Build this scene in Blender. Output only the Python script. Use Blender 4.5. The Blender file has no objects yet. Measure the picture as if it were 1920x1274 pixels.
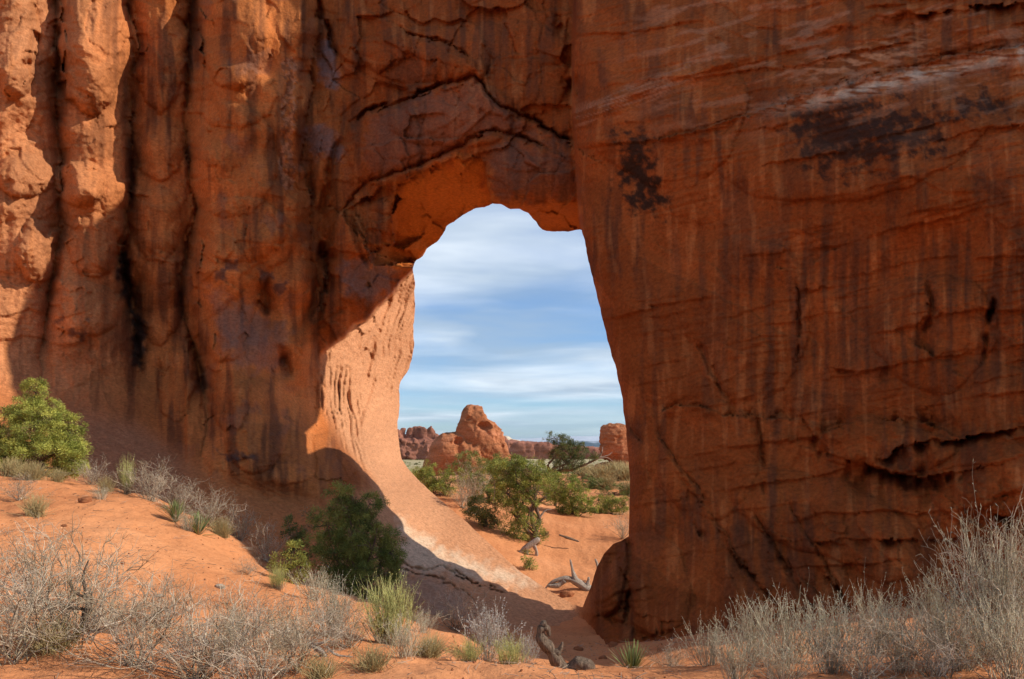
import bpy, math, random
import numpy as np
from mathutils import Vector

S = bpy.context.scene
C = S.collection
R = math.radians

# ------------------------------------------------------------------ camera
FPX = 1280.0            # focal length in photo pixels (24 mm on a 36 mm wide sensor, 1920 px)
CX, HY = 960.0, 838.0   # picture column of the optical axis, picture row of the horizon
cam_d = bpy.data.cameras.new('camera')
cam_d.lens = 24.0; cam_d.sensor_width = 36.0
cam_d.shift_y = (HY - 637.0) / 1920.0
cam_d.clip_start = 0.05; cam_d.clip_end = 90000
cam = bpy.data.objects.new('camera', cam_d); C.objects.link(cam)
cam.location = (0, 0, 0); cam.rotation_euler = (R(90), 0, 0)
S.camera = cam

# ------------------------------------------------------------------ sun + sky
SUN_AZ = R(-7)       # angle from +x (picture right) towards +y (away from the camera)
SUN_EL = R(35.0)
sun_d = bpy.data.lights.new('sun', 'SUN')
sun_d.energy = 5.0; sun_d.angle = R(0.53); sun_d.color = (1.0, 0.93, 0.82)
sun = bpy.data.objects.new('sun', sun_d); C.objects.link(sun)
sdir = Vector((math.cos(SUN_EL)*math.cos(SUN_AZ), math.cos(SUN_EL)*math.sin(SUN_AZ), math.sin(SUN_EL)))
sun.rotation_euler = sdir.to_track_quat('Z', 'Y').to_euler()
sun.location = sdir * 60

W = bpy.data.worlds.new('World'); S.world = W; W.use_nodes = True
nt = W.node_tree; nt.nodes.clear()
def N(t, **kw):
    n = nt.nodes.new(t)
    for k, v in kw.items(): setattr(n, k, v)
    return n
def L(a, b): nt.links.new(a, b)
sky = N('ShaderNodeTexSky', sky_type='NISHITA', sun_disc=False)
sky.sun_elevation = SUN_EL
sky.sun_rotation = math.pi/2 - SUN_AZ
sky.air_density = 1.0; sky.dust_density = 0.3; sky.ozone_density = 1.8
tc = N('ShaderNodeTexCoord')
sep = N('ShaderNodeSeparateXYZ'); L(tc.outputs['Generated'], sep.inputs[0])
def M(op, a, b=None, c=None):
    n = N('ShaderNodeMath', operation=op)
    for i, v in enumerate((a, b, c)):
        if v is None: continue
        if isinstance(v, (int, float)): n.inputs[i].default_value = v
        else: L(v, n.inputs[i])
    return n.outputs[0]
zz = M('ADD', M('MAXIMUM', sep.outputs['Z'], 0.0), 0.16)
u = M('DIVIDE', sep.outputs['X'], zz); v = M('DIVIDE', sep.outputs['Y'], zz)
cmb = N('ShaderNodeCombineXYZ'); L(u, cmb.inputs[0]); L(v, cmb.inputs[1])
mp = N('ShaderNodeMapping'); mp.inputs['Scale'].default_value = (0.55, 1.15, 1); mp.inputs['Rotation'].default_value = (0, 0, R(-9)); mp.inputs['Location'].default_value = (2.3, 3.55, 0)
L(cmb.outputs[0], mp.inputs[0])
n1 = N('ShaderNodeTexNoise'); n1.inputs['Scale'].default_value = 1.0; n1.inputs['Detail'].default_value = 6; n1.inputs['Roughness'].default_value = 0.52; n1.inputs['Distortion'].default_value = 0.5
L(mp.outputs[0], n1.inputs['Vector'])
r1 = N('ShaderNodeValToRGB'); r1.color_ramp.elements[0].position = 0.36; r1.color_ramp.elements[1].position = 0.66
L(n1.outputs[0], r1.inputs[0])
mp2 = N('ShaderNodeMapping'); mp2.inputs['Scale'].default_value = (0.8, 1.6, 1); mp2.inputs['Location'].default_value = (7.1, 1.2, 0); mp2.inputs['Rotation'].default_value = (0, 0, R(-6))
L(cmb.outputs[0], mp2.inputs[0])
n2 = N('ShaderNodeTexNoise'); n2.inputs['Scale'].default_value = 1.1; n2.inputs['Detail'].default_value = 4; n2.inputs['Distortion'].default_value = 0.3
L(mp2.outputs[0], n2.inputs['Vector'])
cr2 = N('ShaderNodeValToRGB')
e = cr2.color_ramp.elements
e[0].position = 0.40; e[0].color = (3.6, 4.6, 5.7, 1)
e[1].position = 0.60; e[1].color = (7.6, 8.3, 8.9, 1)
L(n2.outputs[0], cr2.inputs[0])
mix = N('ShaderNodeMixRGB'); L(M('MULTIPLY', r1.outputs[0], 0.92), mix.inputs[0])
wb = N('ShaderNodeMixRGB', blend_type='MULTIPLY'); wb.inputs[0].default_value = 1.0; wb.inputs[2].default_value = (0.70, 0.93, 1.22, 1)
L(sky.outputs[0], wb.inputs[1]); L(wb.outputs[0], mix.inputs[1]); L(cr2.outputs[0], mix.inputs[2])
bg = N('ShaderNodeBackground'); bg.inputs['Strength'].default_value = 0.125
L(mix.outputs[0], bg.inputs['Color'])
wo = N('ShaderNodeOutputWorld'); L(bg.outputs[0], wo.inputs['Surface'])
W.cycles.sampling_method = 'MANUAL'; W.cycles.sample_map_resolution = 512

S.view_settings.view_transform = 'Standard'; S.view_settings.look = 'None'
S.view_settings.exposure = 0.0; S.view_settings.gamma = 1.0; S.view_settings.use_curve_mapping = False
S.render.engine = 'CYCLES'
S.cycles.use_denoising = True
S.cycles.max_bounces = 6; S.cycles.diffuse_bounces = 4; S.cycles.transparent_max_bounces = 4
S.cycles.sample_clamp_indirect = 6.0

# ------------------------------------------------------------------ helpers
def P(px, py, Y):
    """point seen at photo pixel (px, py) at distance Y in front of the camera"""
    return np.array([(px-CX)/FPX*Y, Y, (HY-py)/FPX*Y])

_rng = np.random.default_rng(7)
_perm = np.concatenate([_rng.permutation(256)]*3)
_ang = _rng.uniform(0, 2*np.pi, 256); _gx, _gy = np.cos(_ang), np.sin(_ang)
_g3 = _rng.normal(size=(256, 3)); _g3 /= np.linalg.norm(_g3, axis=1)[:, None]
_val = _rng.uniform(0, 1, 256)

def perlin2(x, y, seed=0):
    x = x + seed*17.31; y = y + seed*9.77
    xi = np.floor(x).astype(np.int64); yi = np.floor(y).astype(np.int64)
    xf = x-xi; yf = y-yi; xi &= 255; yi &= 255
    u = xf*xf*xf*(xf*(xf*6-15)+10); v = yf*yf*yf*(yf*(yf*6-15)+10)
    def g(a, b, dx, dy):
        h = _perm[_perm[a]+b]
        return _gx[h]*dx+_gy[h]*dy
    n00 = g(xi, yi, xf, yf); n10 = g(xi+1, yi, xf-1, yf); n01 = g(xi, yi+1, xf, yf-1); n11 = g(xi+1, yi+1, xf-1, yf-1)
    a = n00+u*(n10-n00); b = n01+u*(n11-n01)
    return (a+v*(b-a))*1.5

def fbm2(x, y, oct=5, seed=0, gain=0.5):
    s = 0; a = 1.0; t = 0
    for i in range(oct):
        s = s+a*perlin2(x*2**i, y*2**i, seed+i*3); t += a; a *= gain
    return s/t

def ridged2(x, y, oct=4, seed=0, gain=0.5):
    s = 0; a = 1.0; t = 0
    for i in range(oct):
        s = s+a*(1-np.abs(perlin2(x*2**i, y*2**i, seed+i*5))*2); t += a; a *= gain
    return s/t

def perlin3(x, y, z):
    xi = np.floor(x).astype(np.int64); yi = np.floor(y).astype(np.int64); zi = np.floor(z).astype(np.int64)
    xf = x-xi; yf = y-yi; zf = z-zi; xi &= 255; yi &= 255; zi &= 255
    f = lambda t: t*t*t*(t*(t*6-15)+10)
    u, v, w = f(xf), f(yf), f(zf)
    def g(a, b, c, dx, dy, dz):
        h = _g3[_perm[_perm[_perm[xi+a]+yi+b]+zi+c]]
        return h[..., 0]*dx+h[..., 1]*dy+h[..., 2]*dz
    l = lambda a, b, t: a+t*(b-a)
    return 1.4*l(l(l(g(0,0,0,xf,yf,zf), g(1,0,0,xf-1,yf,zf), u), l(g(0,1,0,xf,yf-1,zf), g(1,1,0,xf-1,yf-1,zf), u), v),
               l(l(g(0,0,1,xf,yf,zf-1), g(1,0,1,xf-1,yf,zf-1), u), l(g(0,1,1,xf,yf-1,zf-1), g(1,1,1,xf-1,yf-1,zf-1), u), v), w)

def fbm3(p, oct=4, gain=0.5):
    s = 0; a = 1.0
    for i in range(oct):
        s = s+a*perlin3(p[..., 0]*2**i+i*7.1, p[..., 1]*2**i+i*3.7, p[..., 2]*2**i+i*5.3); a *= gain
    return s

def worley2(x, y, seed=0):
    """F1, F2 and a random value of the nearest cell"""
    x = x+seed*13.7; y = y+seed*5.9
    xi = np.floor(x).astype(np.int64); yi = np.floor(y).astype(np.int64)
    f1 = np.full(x.shape, 9.0); f2 = np.full(x.shape, 9.0); cid = np.zeros(x.shape)
    for dx in (-1, 0, 1):
        for dy in (-1, 0, 1):
            a = (xi+dx) & 255; b = (yi+dy) & 255
            h = _perm[_perm[a]+b]; h2 = _perm[h+17]
            d = np.hypot(xi+dx+0.1+0.8*_val[h]-x, yi+dy+0.1+0.8*_val[h2]-y)
            near = d < f1
            f2 = np.where(near, f1, np.minimum(f2, d))
            cid = np.where(near, _val[_perm[h2+5]], cid)
            f1 = np.where(near, d, f1)
    return f1, f2, cid

def facets(x, y, sx, sy, seed, tilt=1.0, level=0.5):
    """broken rock: every cell is a tilted plane at its own level; also the distance to the cell border"""
    x = x/sx+seed*13.7; y = y/sy+seed*5.9
    xi = np.floor(x).astype(np.int64); yi = np.floor(y).astype(np.int64)
    f1 = np.full(x.shape, 9.0); f2 = np.full(x.shape, 9.0); out = np.zeros(x.shape)
    for dx in (-1, 0, 1):
        for dy in (-1, 0, 1):
            h = _perm[_perm[(xi+dx) & 255]+((yi+dy) & 255)]; h2 = _perm[h+17]
            ox = x-(xi+dx+0.1+0.8*_val[h]); oy = y-(yi+dy+0.1+0.8*_val[h2])
            d = np.hypot(ox, oy); near = d < f1
            pl = level*(_val[_perm[h2+5]]-0.5)+tilt*((_val[_perm[h2+31]]-0.5)*ox+(_val[_perm[h2+71]]-0.5)*oy)
            f2 = np.where(near, f1, np.minimum(f2, d)); out = np.where(near, pl, out); f1 = np.where(near, d, f1)
    return out, f2-f1

def smooth(a, b, x):
    t = np.clip((x-a)/(b-a), 0, 1)
    return t*t*(3-2*t)

class TPS:
    def __init__(self, pts, scale=1.0, reg=1e-3):
        p = np.array(pts, float); self.s = scale
        self.xy = p[:, :2]/scale; z = p[:, 2]; n = len(p)
        K = self._k(np.linalg.norm(self.xy[:, None]-self.xy[None], axis=2))+reg*np.eye(n)
        Pm = np.c_[np.ones(n), self.xy]
        A = np.zeros((n+3, n+3)); A[:n, :n] = K; A[:n, n:] = Pm; A[n:, :n] = Pm.T
        self.w = np.linalg.solve(A, np.r_[z, 0, 0, 0])
    @staticmethod
    def _k(r): return np.where(r > 1e-9, r*r*np.log(np.maximum(r, 1e-9)), 0)
    def __call__(self, x, y):
        x = np.asarray(x, float)/self.s; y = np.asarray(y, float)/self.s
        out = self.w[-3]+self.w[-2]*x+self.w[-1]*y
        for (a, b), w in zip(self.xy, self.w): out = out+w*self._k(np.hypot(x-a, y-b))
        return out

def poly_dist(x, y, pts):
    """distance to a polyline, and the signed side (positive on the right-hand side of travel in picture axes = below for left-to-right)"""
    pts = np.array(pts, float)
    best = np.full(x.shape, 1e9); side = np.zeros(x.shape)
    for (ax, ay), (bx, by) in zip(pts[:-1], pts[1:]):
        dx, dy = bx-ax, by-ay; l2 = dx*dx+dy*dy
        t = np.clip(((x-ax)*dx+(y-ay)*dy)/l2, 0, 1)
        ex, ey = x-(ax+t*dx), y-(ay+t*dy)
        d = np.hypot(ex, ey); m = d < best
        best = np.where(m, d, best); side = np.where(m, np.sign(dx*ey-dy*ex), side)
    return best, side

def mesh_from(name, verts, faces, smooth_shade=True):
    """faces: (n,3) or (n,4) int array, or a list of such arrays"""
    me = bpy.data.meshes.new(name)
    if not isinstance(faces, list): faces = [faces]
    faces = [np.asarray(f, np.int32) for f in faces if len(f)]
    verts = np.asarray(verts, np.float32)
    me.vertices.add(len(verts)); me.vertices.foreach_set('co', verts.ravel())
    nl = sum(f.size for f in faces); npoly = sum(len(f) for f in faces)
    me.loops.add(nl); me.polygons.add(npoly)
    me.loops.foreach_set('vertex_index', np.concatenate([f.ravel() for f in faces]))
    st = []; o = 0
    for f in faces:
        k = f.shape[1]; st.append(o+np.arange(len(f))*k); o += f.size
    me.polygons.foreach_set('loop_start', np.concatenate(st).astype(np.int32))
    me.update(calc_edges=True)
    if smooth_shade: me.polygons.foreach_set('use_smooth', np.ones(npoly, bool))
    return me

def link(name, me, mat=None, parent=None, loc=None):
    o = bpy.data.objects.new(name, me); C.objects.link(o)
    if mat is not None and me is not None:
        if not me.materials: me.materials.append(mat)
    if parent is not None: o.parent = parent
    if loc is not None: o.location = loc
    return o

def tag(o, label=None, cat=None, group=None, kind=None):
    if label: o['label'] = label
    if cat: o['category'] = cat
    if group: o['group'] = group
    if kind: o['kind'] = kind
    return o

def empty(name, loc, rz=0, sc=1.0):
    o = bpy.data.objects.new(name, None); C.objects.link(o)
    o.location = loc; o.rotation_euler = (0, 0, rz); o.scale = (sc, sc, sc); o.empty_display_size = 0.2
    return o

def set_color(me, name, rgb):
    a = me.color_attributes.new(name, 'FLOAT_COLOR', 'POINT')
    a.data.foreach_set('color', np.c_[rgb, np.ones(len(rgb))].astype(np.float32).ravel())

# ------------------------------------------------------------------ material helper
class Mat:
    def __init__(self, name, rough=0.9, spec=0.15):
        self.m = bpy.data.materials.new(name); self.m.use_nodes = True
        self.nt = self.m.node_tree; self.b = self.nt.nodes['Principled BSDF']
        self.b.inputs['Roughness'].default_value = rough
        self.b.inputs['Specular IOR Level'].default_value = spec
        self.out = self.nt.nodes['Material Output']
    def n(self, t, **kw):
        n = self.nt.nodes.new(t)
        for k, v in kw.items():
            if k in n.inputs: n.inputs[k].default_value = v
            else: setattr(n, k, v)
        return n
    def l(self, a, b): self.nt.links.new(a, b)
    def math(self, op, a, b=None):
        n = self.nt.nodes.new('ShaderNodeMath'); n.operation = op
        for i, v in enumerate((a, b)):
            if v is None: continue
            if isinstance(v, (int, float)): n.inputs[i].default_value = v
            else: self.l(v, n.inputs[i])
        return n.outputs[0]
    def noise(self, vec, scale, detail=6, rough=0.55, dist=0.0):
        n = self.n('ShaderNodeTexNoise'); n.inputs['Scale'].default_value = scale
        n.inputs['Detail'].default_value = detail; n.inputs['Roughness'].default_value = rough; n.inputs['Distortion'].default_value = dist
        self.l(vec, n.inputs['Vector']); return n.outputs[0]
    def mapping(self, vec, scale=(1, 1, 1), rot=(0, 0, 0), loc=(0, 0, 0)):
        n = self.n('ShaderNodeMapping'); n.inputs['Scale'].default_value = scale; n.inputs['Rotation'].default_value = rot; n.inputs['Location'].default_value = loc
        self.l(vec, n.inputs[0]); return n.outputs[0]
    def ramp(self, fac, stops):
        n = self.n('ShaderNodeValToRGB'); e = n.color_ramp.elements
        while len(e) < len(stops): e.new(0.5)
        for el, (p, c) in zip(e, stops): el.position = p; el.color = (*c, 1) if len(c) == 3 else c
        self.l(fac, n.inputs[0]); return n.outputs[0]
    def mix(self, fac, a, b, mode='MIX'):
        n = self.n('ShaderNodeMixRGB', blend_type=mode)
        for i, v in enumerate((fac, a, b)):
            if isinstance(v, (int, float)): n.inputs[i].default_value = v
            elif isinstance(v, tuple): n.inputs[i].default_value = (*v, 1)
            else: self.l(v, n.inputs[i])
        return n.outputs[0]
    def bump(self, h, strength, dist, normal=None):
        n = self.n('ShaderNodeBump'); n.inputs['Strength'].default_value = strength; n.inputs['Distance'].default_value = dist
        self.l(h, n.inputs['Height'])
        if normal is not None: self.l(normal, n.inputs['Normal'])
        return n.outputs[0]
    def color(self, c): self.l(c, self.b.inputs['Base Color'])
    def normal(self, c): self.l(c, self.b.inputs['Normal'])
CREST = [-330,-360,-400,-430,-420,-340,-270,-270,-300,-330,-330]  # out-of-view crest rows, shaped to place the shadow on wall and sand
# ================================================================== the rock arch
# Opening outline (photo rows/columns), clockwise from the lower right
HOLE = [(1092,1140),(1108,1100),(1120,1062),(1133,1038),(1150,1020),(1166,1014),(1179,1006),(1180,960),(1181,900),(1178,850),(1174,810),
        (1166,740),(1154,690),(1140,640),(1128,590),(1116,540),(1106,500),(1098,460),(1090,430),(1064,435),(1040,434),(1016,430),(1004,415),(990,398),(975,392),(958,392),(940,384),(924,382),
        (908,390),(888,394),(868,404),(852,416),(838,424),(830,440),(818,454),(800,466),(792,480),(779,490),(774,506),(778,530),(779,570),(775,610),(776,650),
        (768,690),(754,712),(748,730),(748,780),(746,800),(749,840),(752,860),(768,882),(790,906),(830,942),(870,975),(905,1008),(940,1040),(975,1072),(1010,1095),(1050,1120)]

def densify(pts, step):
    out = []
    n = len(pts)
    for i in range(n):
        a = np.array(pts[i], float); b = np.array(pts[(i+1) % n], float)
        k = max(1, int(np.hypot(*(b-a))/step))
        for j in range(k): out.append(a+(b-a)*j/k)
    return np.array(out)
hole = densify(HOLE, 3.0)
amp = np.where(hole[:, 1] > 860, 0.8, np.where(hole[:, 0] > 1085, 1.6, 2.6))
hole[:, 0] += amp*fbm2(hole[:, 0]/30, hole[:, 1]/30, 4, 41)*1.6
hole[:, 1] += amp*fbm2(hole[:, 0]/30, hole[:, 1]/30, 4, 47)*1.6

def in_poly(x, y, poly):
    ins = np.zeros(x.shape, bool); n = len(poly)
    for i in range(n):
        x1, y1 = poly[i]; x2, y2 = poly[(i+1) % n]
        if y1 == y2: continue
        c = ((y1 > y) != (y2 > y)) & (x < (x2-x1)*(y-y1)/(y2-y1)+x1)
        ins ^= c
    return ins

# large shape: three sheets of control points (column, row, distance in metres)
LEFT = [(560,600,22.4),(580,420,22.3),(500,300,22.2),(500,50,22.8),(450,700,21.4),(350,500,22.0),(350,200,22.3),(250,600,21.9),(250,300,22.0),(250,50,22.4),
        (150,500,21.2),(150,100,21.4),(0,400,19.6),(0,100,19.9),(0,640,19.2),(-300,300,16.2),(-300,620,15.4),(-700,300,12.5),(-700,620,12),
        (0,-450,21.5),(500,-450,23.5),(900,-450,21),(1100,-450,20),(-600,-450,14.5),
        (0,730,18.0),(0,850,15.0),(150,760,18.6),(150,850,16.2),(300,800,19.2),(300,900,16.2),(450,850,19.2),(450,950,16.3),(600,850,20.4),(560,950,17.4),(600,1000,16.1),(500,1050,14.5),(300,1000,13.6),(0,950,12.6),(-500,900,10),
        (690,900,19.3),(690,1000,16.6),(760,1060,16.1),(760,960,18.9),(800,1130,14.0),(900,1180,12.9),(1000,1200,13.2),(1000,1100,17.8),(1060,1130,16.9),(870,975,21.0),(900,1040,18.8),(790,910,24.0),(720,850,24.3),(640,840,21.8),
        (700,1250,11.5),(1000,1290,10.5),(300,1250,10),
        (1075,380,18.9),(1060,200,18.7),(1060,20,19.2),(930,365,19.7),(900,200,19.8),(900,0,20.3),(780,300,20.5),(750,100,21.0),(700,480,21.7),(650,200,21.5),(650,0,22.0),
        (640,560,22.4),(700,520,22.6),(750,500,23.2),(600,680,23.6),(590,760,23.3),(830,430,22.0),(780,470,23.0)]
RIGHT = [(1090,430,17.3),(1100,200,17.3),(1085,0,18.2),(1130,600,16.8),(1165,740,16.4),(1180,880,15.8),(1180,1000,15.3),(1120,1180,14.4),(1250,1180,12.6),(1100,1260,12.5),
         (1300,900,14.3),(1300,600,15.0),(1300,300,15.1),(1300,50,16.4),(1500,1120,11.4),(1500,900,12.7),(1500,600,13.2),(1500,300,13.1),(1500,50,14.6),
         (1700,1020,10.9),(1700,800,11.6),(1700,600,11.7),(1700,300,11.6),(1700,50,13.0),(1920,1020,9.6),(1920,800,10.1),(1920,600,10.3),(1920,300,10.2),(1920,50,11.6),(2400,600,7.8),(2400,100,8.8),(2400,1000,7.4),
         (1500,1290,9.5),(1900,1290,8.2),(1100,-450,20),(1500,-450,16.8),(1900,-450,14),(2400,-450,11)]
RIGHT = [(a, b, c*0.9) for a, b, c in RIGHT]
JAMB = [(752,850,27.5),(745,780,29.2),(748,720,30.0),(775,640,31.0),(778,520,30.5),(700,780,26.6),(690,700,27.4),(612,720,24.4),(600,690,24.0),(650,820,23.6),(720,620,28.6),(750,560,30.0),(660,640,26.0),(600,760,23.4),
        (690,900,19.6),(760,960,18.8),(790,910,24.0),(720,850,24.6),(640,840,22.0),(870,975,21.0),(600,850,20.5)]
fL, fR, fJ = TPS(LEFT, 400, 2e-3), TPS(RIGHT, 400, 2e-3), TPS(JAMB, 200, 2e-3)

OVER = np.array([(560,690),(590,674),(610,658),(640,630),(690,592),(715,570),(735,552),(760,522),(775,503),(800,470)], float)
XLEFT = np.array([(500,640),(598,660),(593,700),(600,760),(640,840),(690,900),(760,1000),(800,1060)], float)
XEDGE = np.array([(1082,-500),(1078,0),(1074,120),(1075,200),(1081,300),(1087,400),(1091,440),(1100,700),(1098,1100),(1092,1150),(1110,1200),(1130,1300)], float)

def masks(x, y):
    over = y-np.interp(x, OVER[:, 0], OVER[:, 1])+11*fbm2(x/42, y/42, 4, 235)
    xl = x-np.interp(y, XLEFT[:, 1], XLEFT[:, 0])
    mj = smooth(-3, 7, over)*smooth(-12, 26, xl)*smooth(1010, 900, y)
    xr = x-np.interp(y, XEDGE[:, 1], XEDGE[:, 0])
    wR = np.where(y > 1050, 26.0, 4.0)
    mr = smooth(-wR, wR, xr)
    return mj*smooth(860, 810, x)*(1-mr), mr

def depth_base(x, y):
    mj, mr = masks(x, y)
    d = fL(x, y)
    d = d+(fJ(x, y)-d)*mj
    return d+(fR(x, y)-d)*mr

def bump(x, y, cx, cy, rx, ry, amp, p=2.0, rot=0):
    c, s = math.cos(rot), math.sin(rot)
    a = ((x-cx)*c+(y-cy)*s)/rx; b = (-(x-cx)*s+(y-cy)*c)/ry
    return amp*np.exp(-(np.abs(a)**p+np.abs(b)**p))

def terrace(n, k, sharp):
    f = n*k; i = np.floor(f); fr = f-i
    return (i+smooth(0.5-sharp, 0.5+sharp, fr))/k, i+(fr > 0.5)
def slabs(x, y):
    """stepped sheets of spalled rock: two scales, height in -1..1 and a tone per sheet"""
    a = x+70*fbm2(x/260, y/260, 3, 203, 0.4); b = y+70*fbm2(x/260, y/260, 3, 209, 0.4)
    n1 = fbm2(a/420, b/270, 2, 211, 0.4)+0.04*fbm2(a/50, b/50, 3, 213); n2 = fbm2(a/170, b/120, 2, 217, 0.35)+0.04*fbm2(a/30, b/30, 2, 219)
    h1, l1 = terrace(n1, 4.5, 0.045)
    h2, l2 = terrace(n2, 3, 0.06)
    g1 = smooth(-0.12, 0.18, fbm2(x/230, y/200, 2, 225)); g2 = smooth(0.0, 0.25, fbm2(x/190, y/170, 2, 227))
    h1 = n1+(h1-n1)*g1; h2 = n2*0.5+(h2-n2*0.5)*g2
    return h1, l1, h2, l2
# cracks: (points, width px, depth m, kind)
CR = [
 # seams between the columns of the left wall
 ([(98,-40),(108,100),(104,200),(114,300),(104,420)], 7, 0.3, 'v'),
 ([(236,-40),(250,60),(254,90),(244,170),(240,225),(246,330),(234,420),(230,480),(238,560),(252,610),(258,660),(262,710)], 4, 0.25, 'v'),
 ([(228,440),(230,500),(246,570),(256,630),(258,690)], 12, 0.5, 'v'),
 ([(358,-40),(352,90),(350,170),(346,220),(352,330),(366,390),(352,440),(346,520),(336,580),(360,640),(376,700),(384,765)], 3.5, 0.25, 'v'),
 ([(358,640),(374,680),(382,740)], 9, 0.5, 'v'),
 ([(545,125),(540,200),(536,290),(540,352)], 10, 0.22, 'v'),
 ([(500,500),(495,560),(520,640),(535,690)], 12, 0.5, 'v'),
 ([(60,-40),(66,80),(52,140)], 8, 0.6, 'v'),
 ([(215,232),(236,222),(246,214)], 4, 0.3, 'lip'),
 # shoulder and lintel
 ([(592,-20),(606,30),(622,78),(640,125),(652,152)], 4, 0.55, 'v'),
 ([(560,640),(590,560),(606,500),(606,400),(620,300),(660,230)], 7, 0.35, 'v'),
 ([(668,232),(690,206),(730,198),(760,190),(800,172),(830,160),(862,150),(890,145),(904,158),(915,176),(940,204),(970,218),(1000,226),(1034,248),(1072,272)], 4, 0.55, 'step'),
 ([(640,400),(690,342),(740,326),(780,310),(800,304),(830,290),(880,264),(905,254),(930,248),(965,256),(1000,266),(1030,281)], 3.5, 0.34, 'step'),
 ([(742,48),(770,66),(792,76),(830,80),(862,92),(880,112)], 4, 0.35, 'step'),
 ([(905,290),(912,330),(922,380)], 4, 0.0, 'v'),
 ([(845,315),(880,328),(892,330)], 4, 0.3, 'lip'),
 ([(664,385),(690,372),(706,362)], 4, 0.35, 'lip'),
 ([(608,440),(606,475),(618,482),(632,470)], 8, 0.8, 'v'),
 ([(612,480),(618,520),(610,560)], 8, 0.5, 'v'),
 ([(660,380),(668,440),(690,500),(720,530)], 5, 0.25, 'v'),
 ([(735,400),(735,460)], 4, 0.15, 'v'),
 ([(1050,40),(1066,110),(1076,180)], 10, 0.5, 'v'),
 # right wall
 ([(1235,775),(1262,760),(1300,762),(1340,772),(1385,784),(1410,780),(1418,764)], 4, 0.22, 'ledge'),
 ([(1436,782),(1470,786),(1500,790),(1530,800)], 4, 0.22, 'ledge'),
 ([(1538,826),(1556,806),(1600,788),(1660,788),(1740,796),(1766,806)], 5, 0.25, 'ledge'),
 ([(1538,828),(1556,850),(1600,866),(1650,880),(1700,893),(1750,894),(1790,886)], 6, 0.75, 'lip'),
 ([(1640,868),(1700,834),(1760,826),(1800,824),(1860,812),(1930,798)], 5, 0.35, 'lip'),
 ([(1866,560),(1856,600),(1846,640),(1836,676)], 6, 0.35, 'v'),
 ([(1756,890),(1764,930),(1800,950),(1850,960),(1930,985)], 5, 0.3, 'lip'),
 ([(1560,690),(1610,700),(1660,690),(1690,680)], 5, 0.2, 'lip'),
 ([(1490,520),(1500,560),(1494,690)], 3, 0.10, 'v'),
 ([(1380,780),(1345,720),(1320,660),(1300,640)], 5, 0.14, 'v'),
 ([(1418,766),(1426,800),(1430,860),(1436,930)], 4, 0.14, 'v'),
 ([(1450,500),(1470,508),(1510,505),(1545,480)], 4, 0.14, 'ledge'),
 ([(1736,506),(1750,590),(1742,610),(1720,620)], 5, 0.16, 'v'),
 ([(1710,640),(1740,660),(1780,690)], 5, 0.12, 'ledge'),
 ([(1480,1016),(1550,1018)], 4, 0.25, 'lip'),
 ([(1640,1010),(1740,1012),(1800,1010)], 8, 0.3, 'lip'),
 ([(1700,30),(1760,25),(1830,15),(1930,4)], 4, 0.3, 'lip'),
 ([(1180,800),(1210,830),(1216,880),(1220,930),(1270,960),(1330,1010)], 5, 0.16, 'v'),
 ([(1180,1004),(1178,1100),(1175,1170)], 6, 0.45, 'v'),
 ([(1135,1158),(1172,1136)], 4, 0.35, 'v'),
 ([(1138,1160),(1176,1172)], 4, 0.35, 'v'),
 ([(1300,1140),(1310,1120),(1330,1128)], 6, 0.4, 'v'),
 ([(1190,1190),(1220,1200),(1250,1190)], 8, 0.4, 'v'),
 # slab at the foot of the opening
 ([(740,1050),(770,1064),(800,1070),(830,1066),(860,1078),(885,1096),(920,1106),(960,1112)], 3.5, 0.32, 'step'),
 ([(755,1024),(800,1040),(820,1050)], 3, 0.12, 'lip'),
 ([(740,1066),(800,1080),(850,1096),(900,1130)], 3, 0.2, 'step'),
]
DIAG = []
for k in (0, 2, 3, 6, 7, 9, 11):
    x0 = 1230+k*26+(k*k*17 % 31); y0 = 800+(k % 4)*44+k*11
    DIAG.append(([(x0, y0), (x0+34+8*(k % 3), y0+60), (x0+80, y0+120+10*(k % 2)), (x0+96+22*(k % 4), y0+150+20*(k % 5))], 4+(k % 3)*1.5, 0.08+0.03*(k % 3), ('step', 'v', 'lip')[k % 3]))

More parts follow.
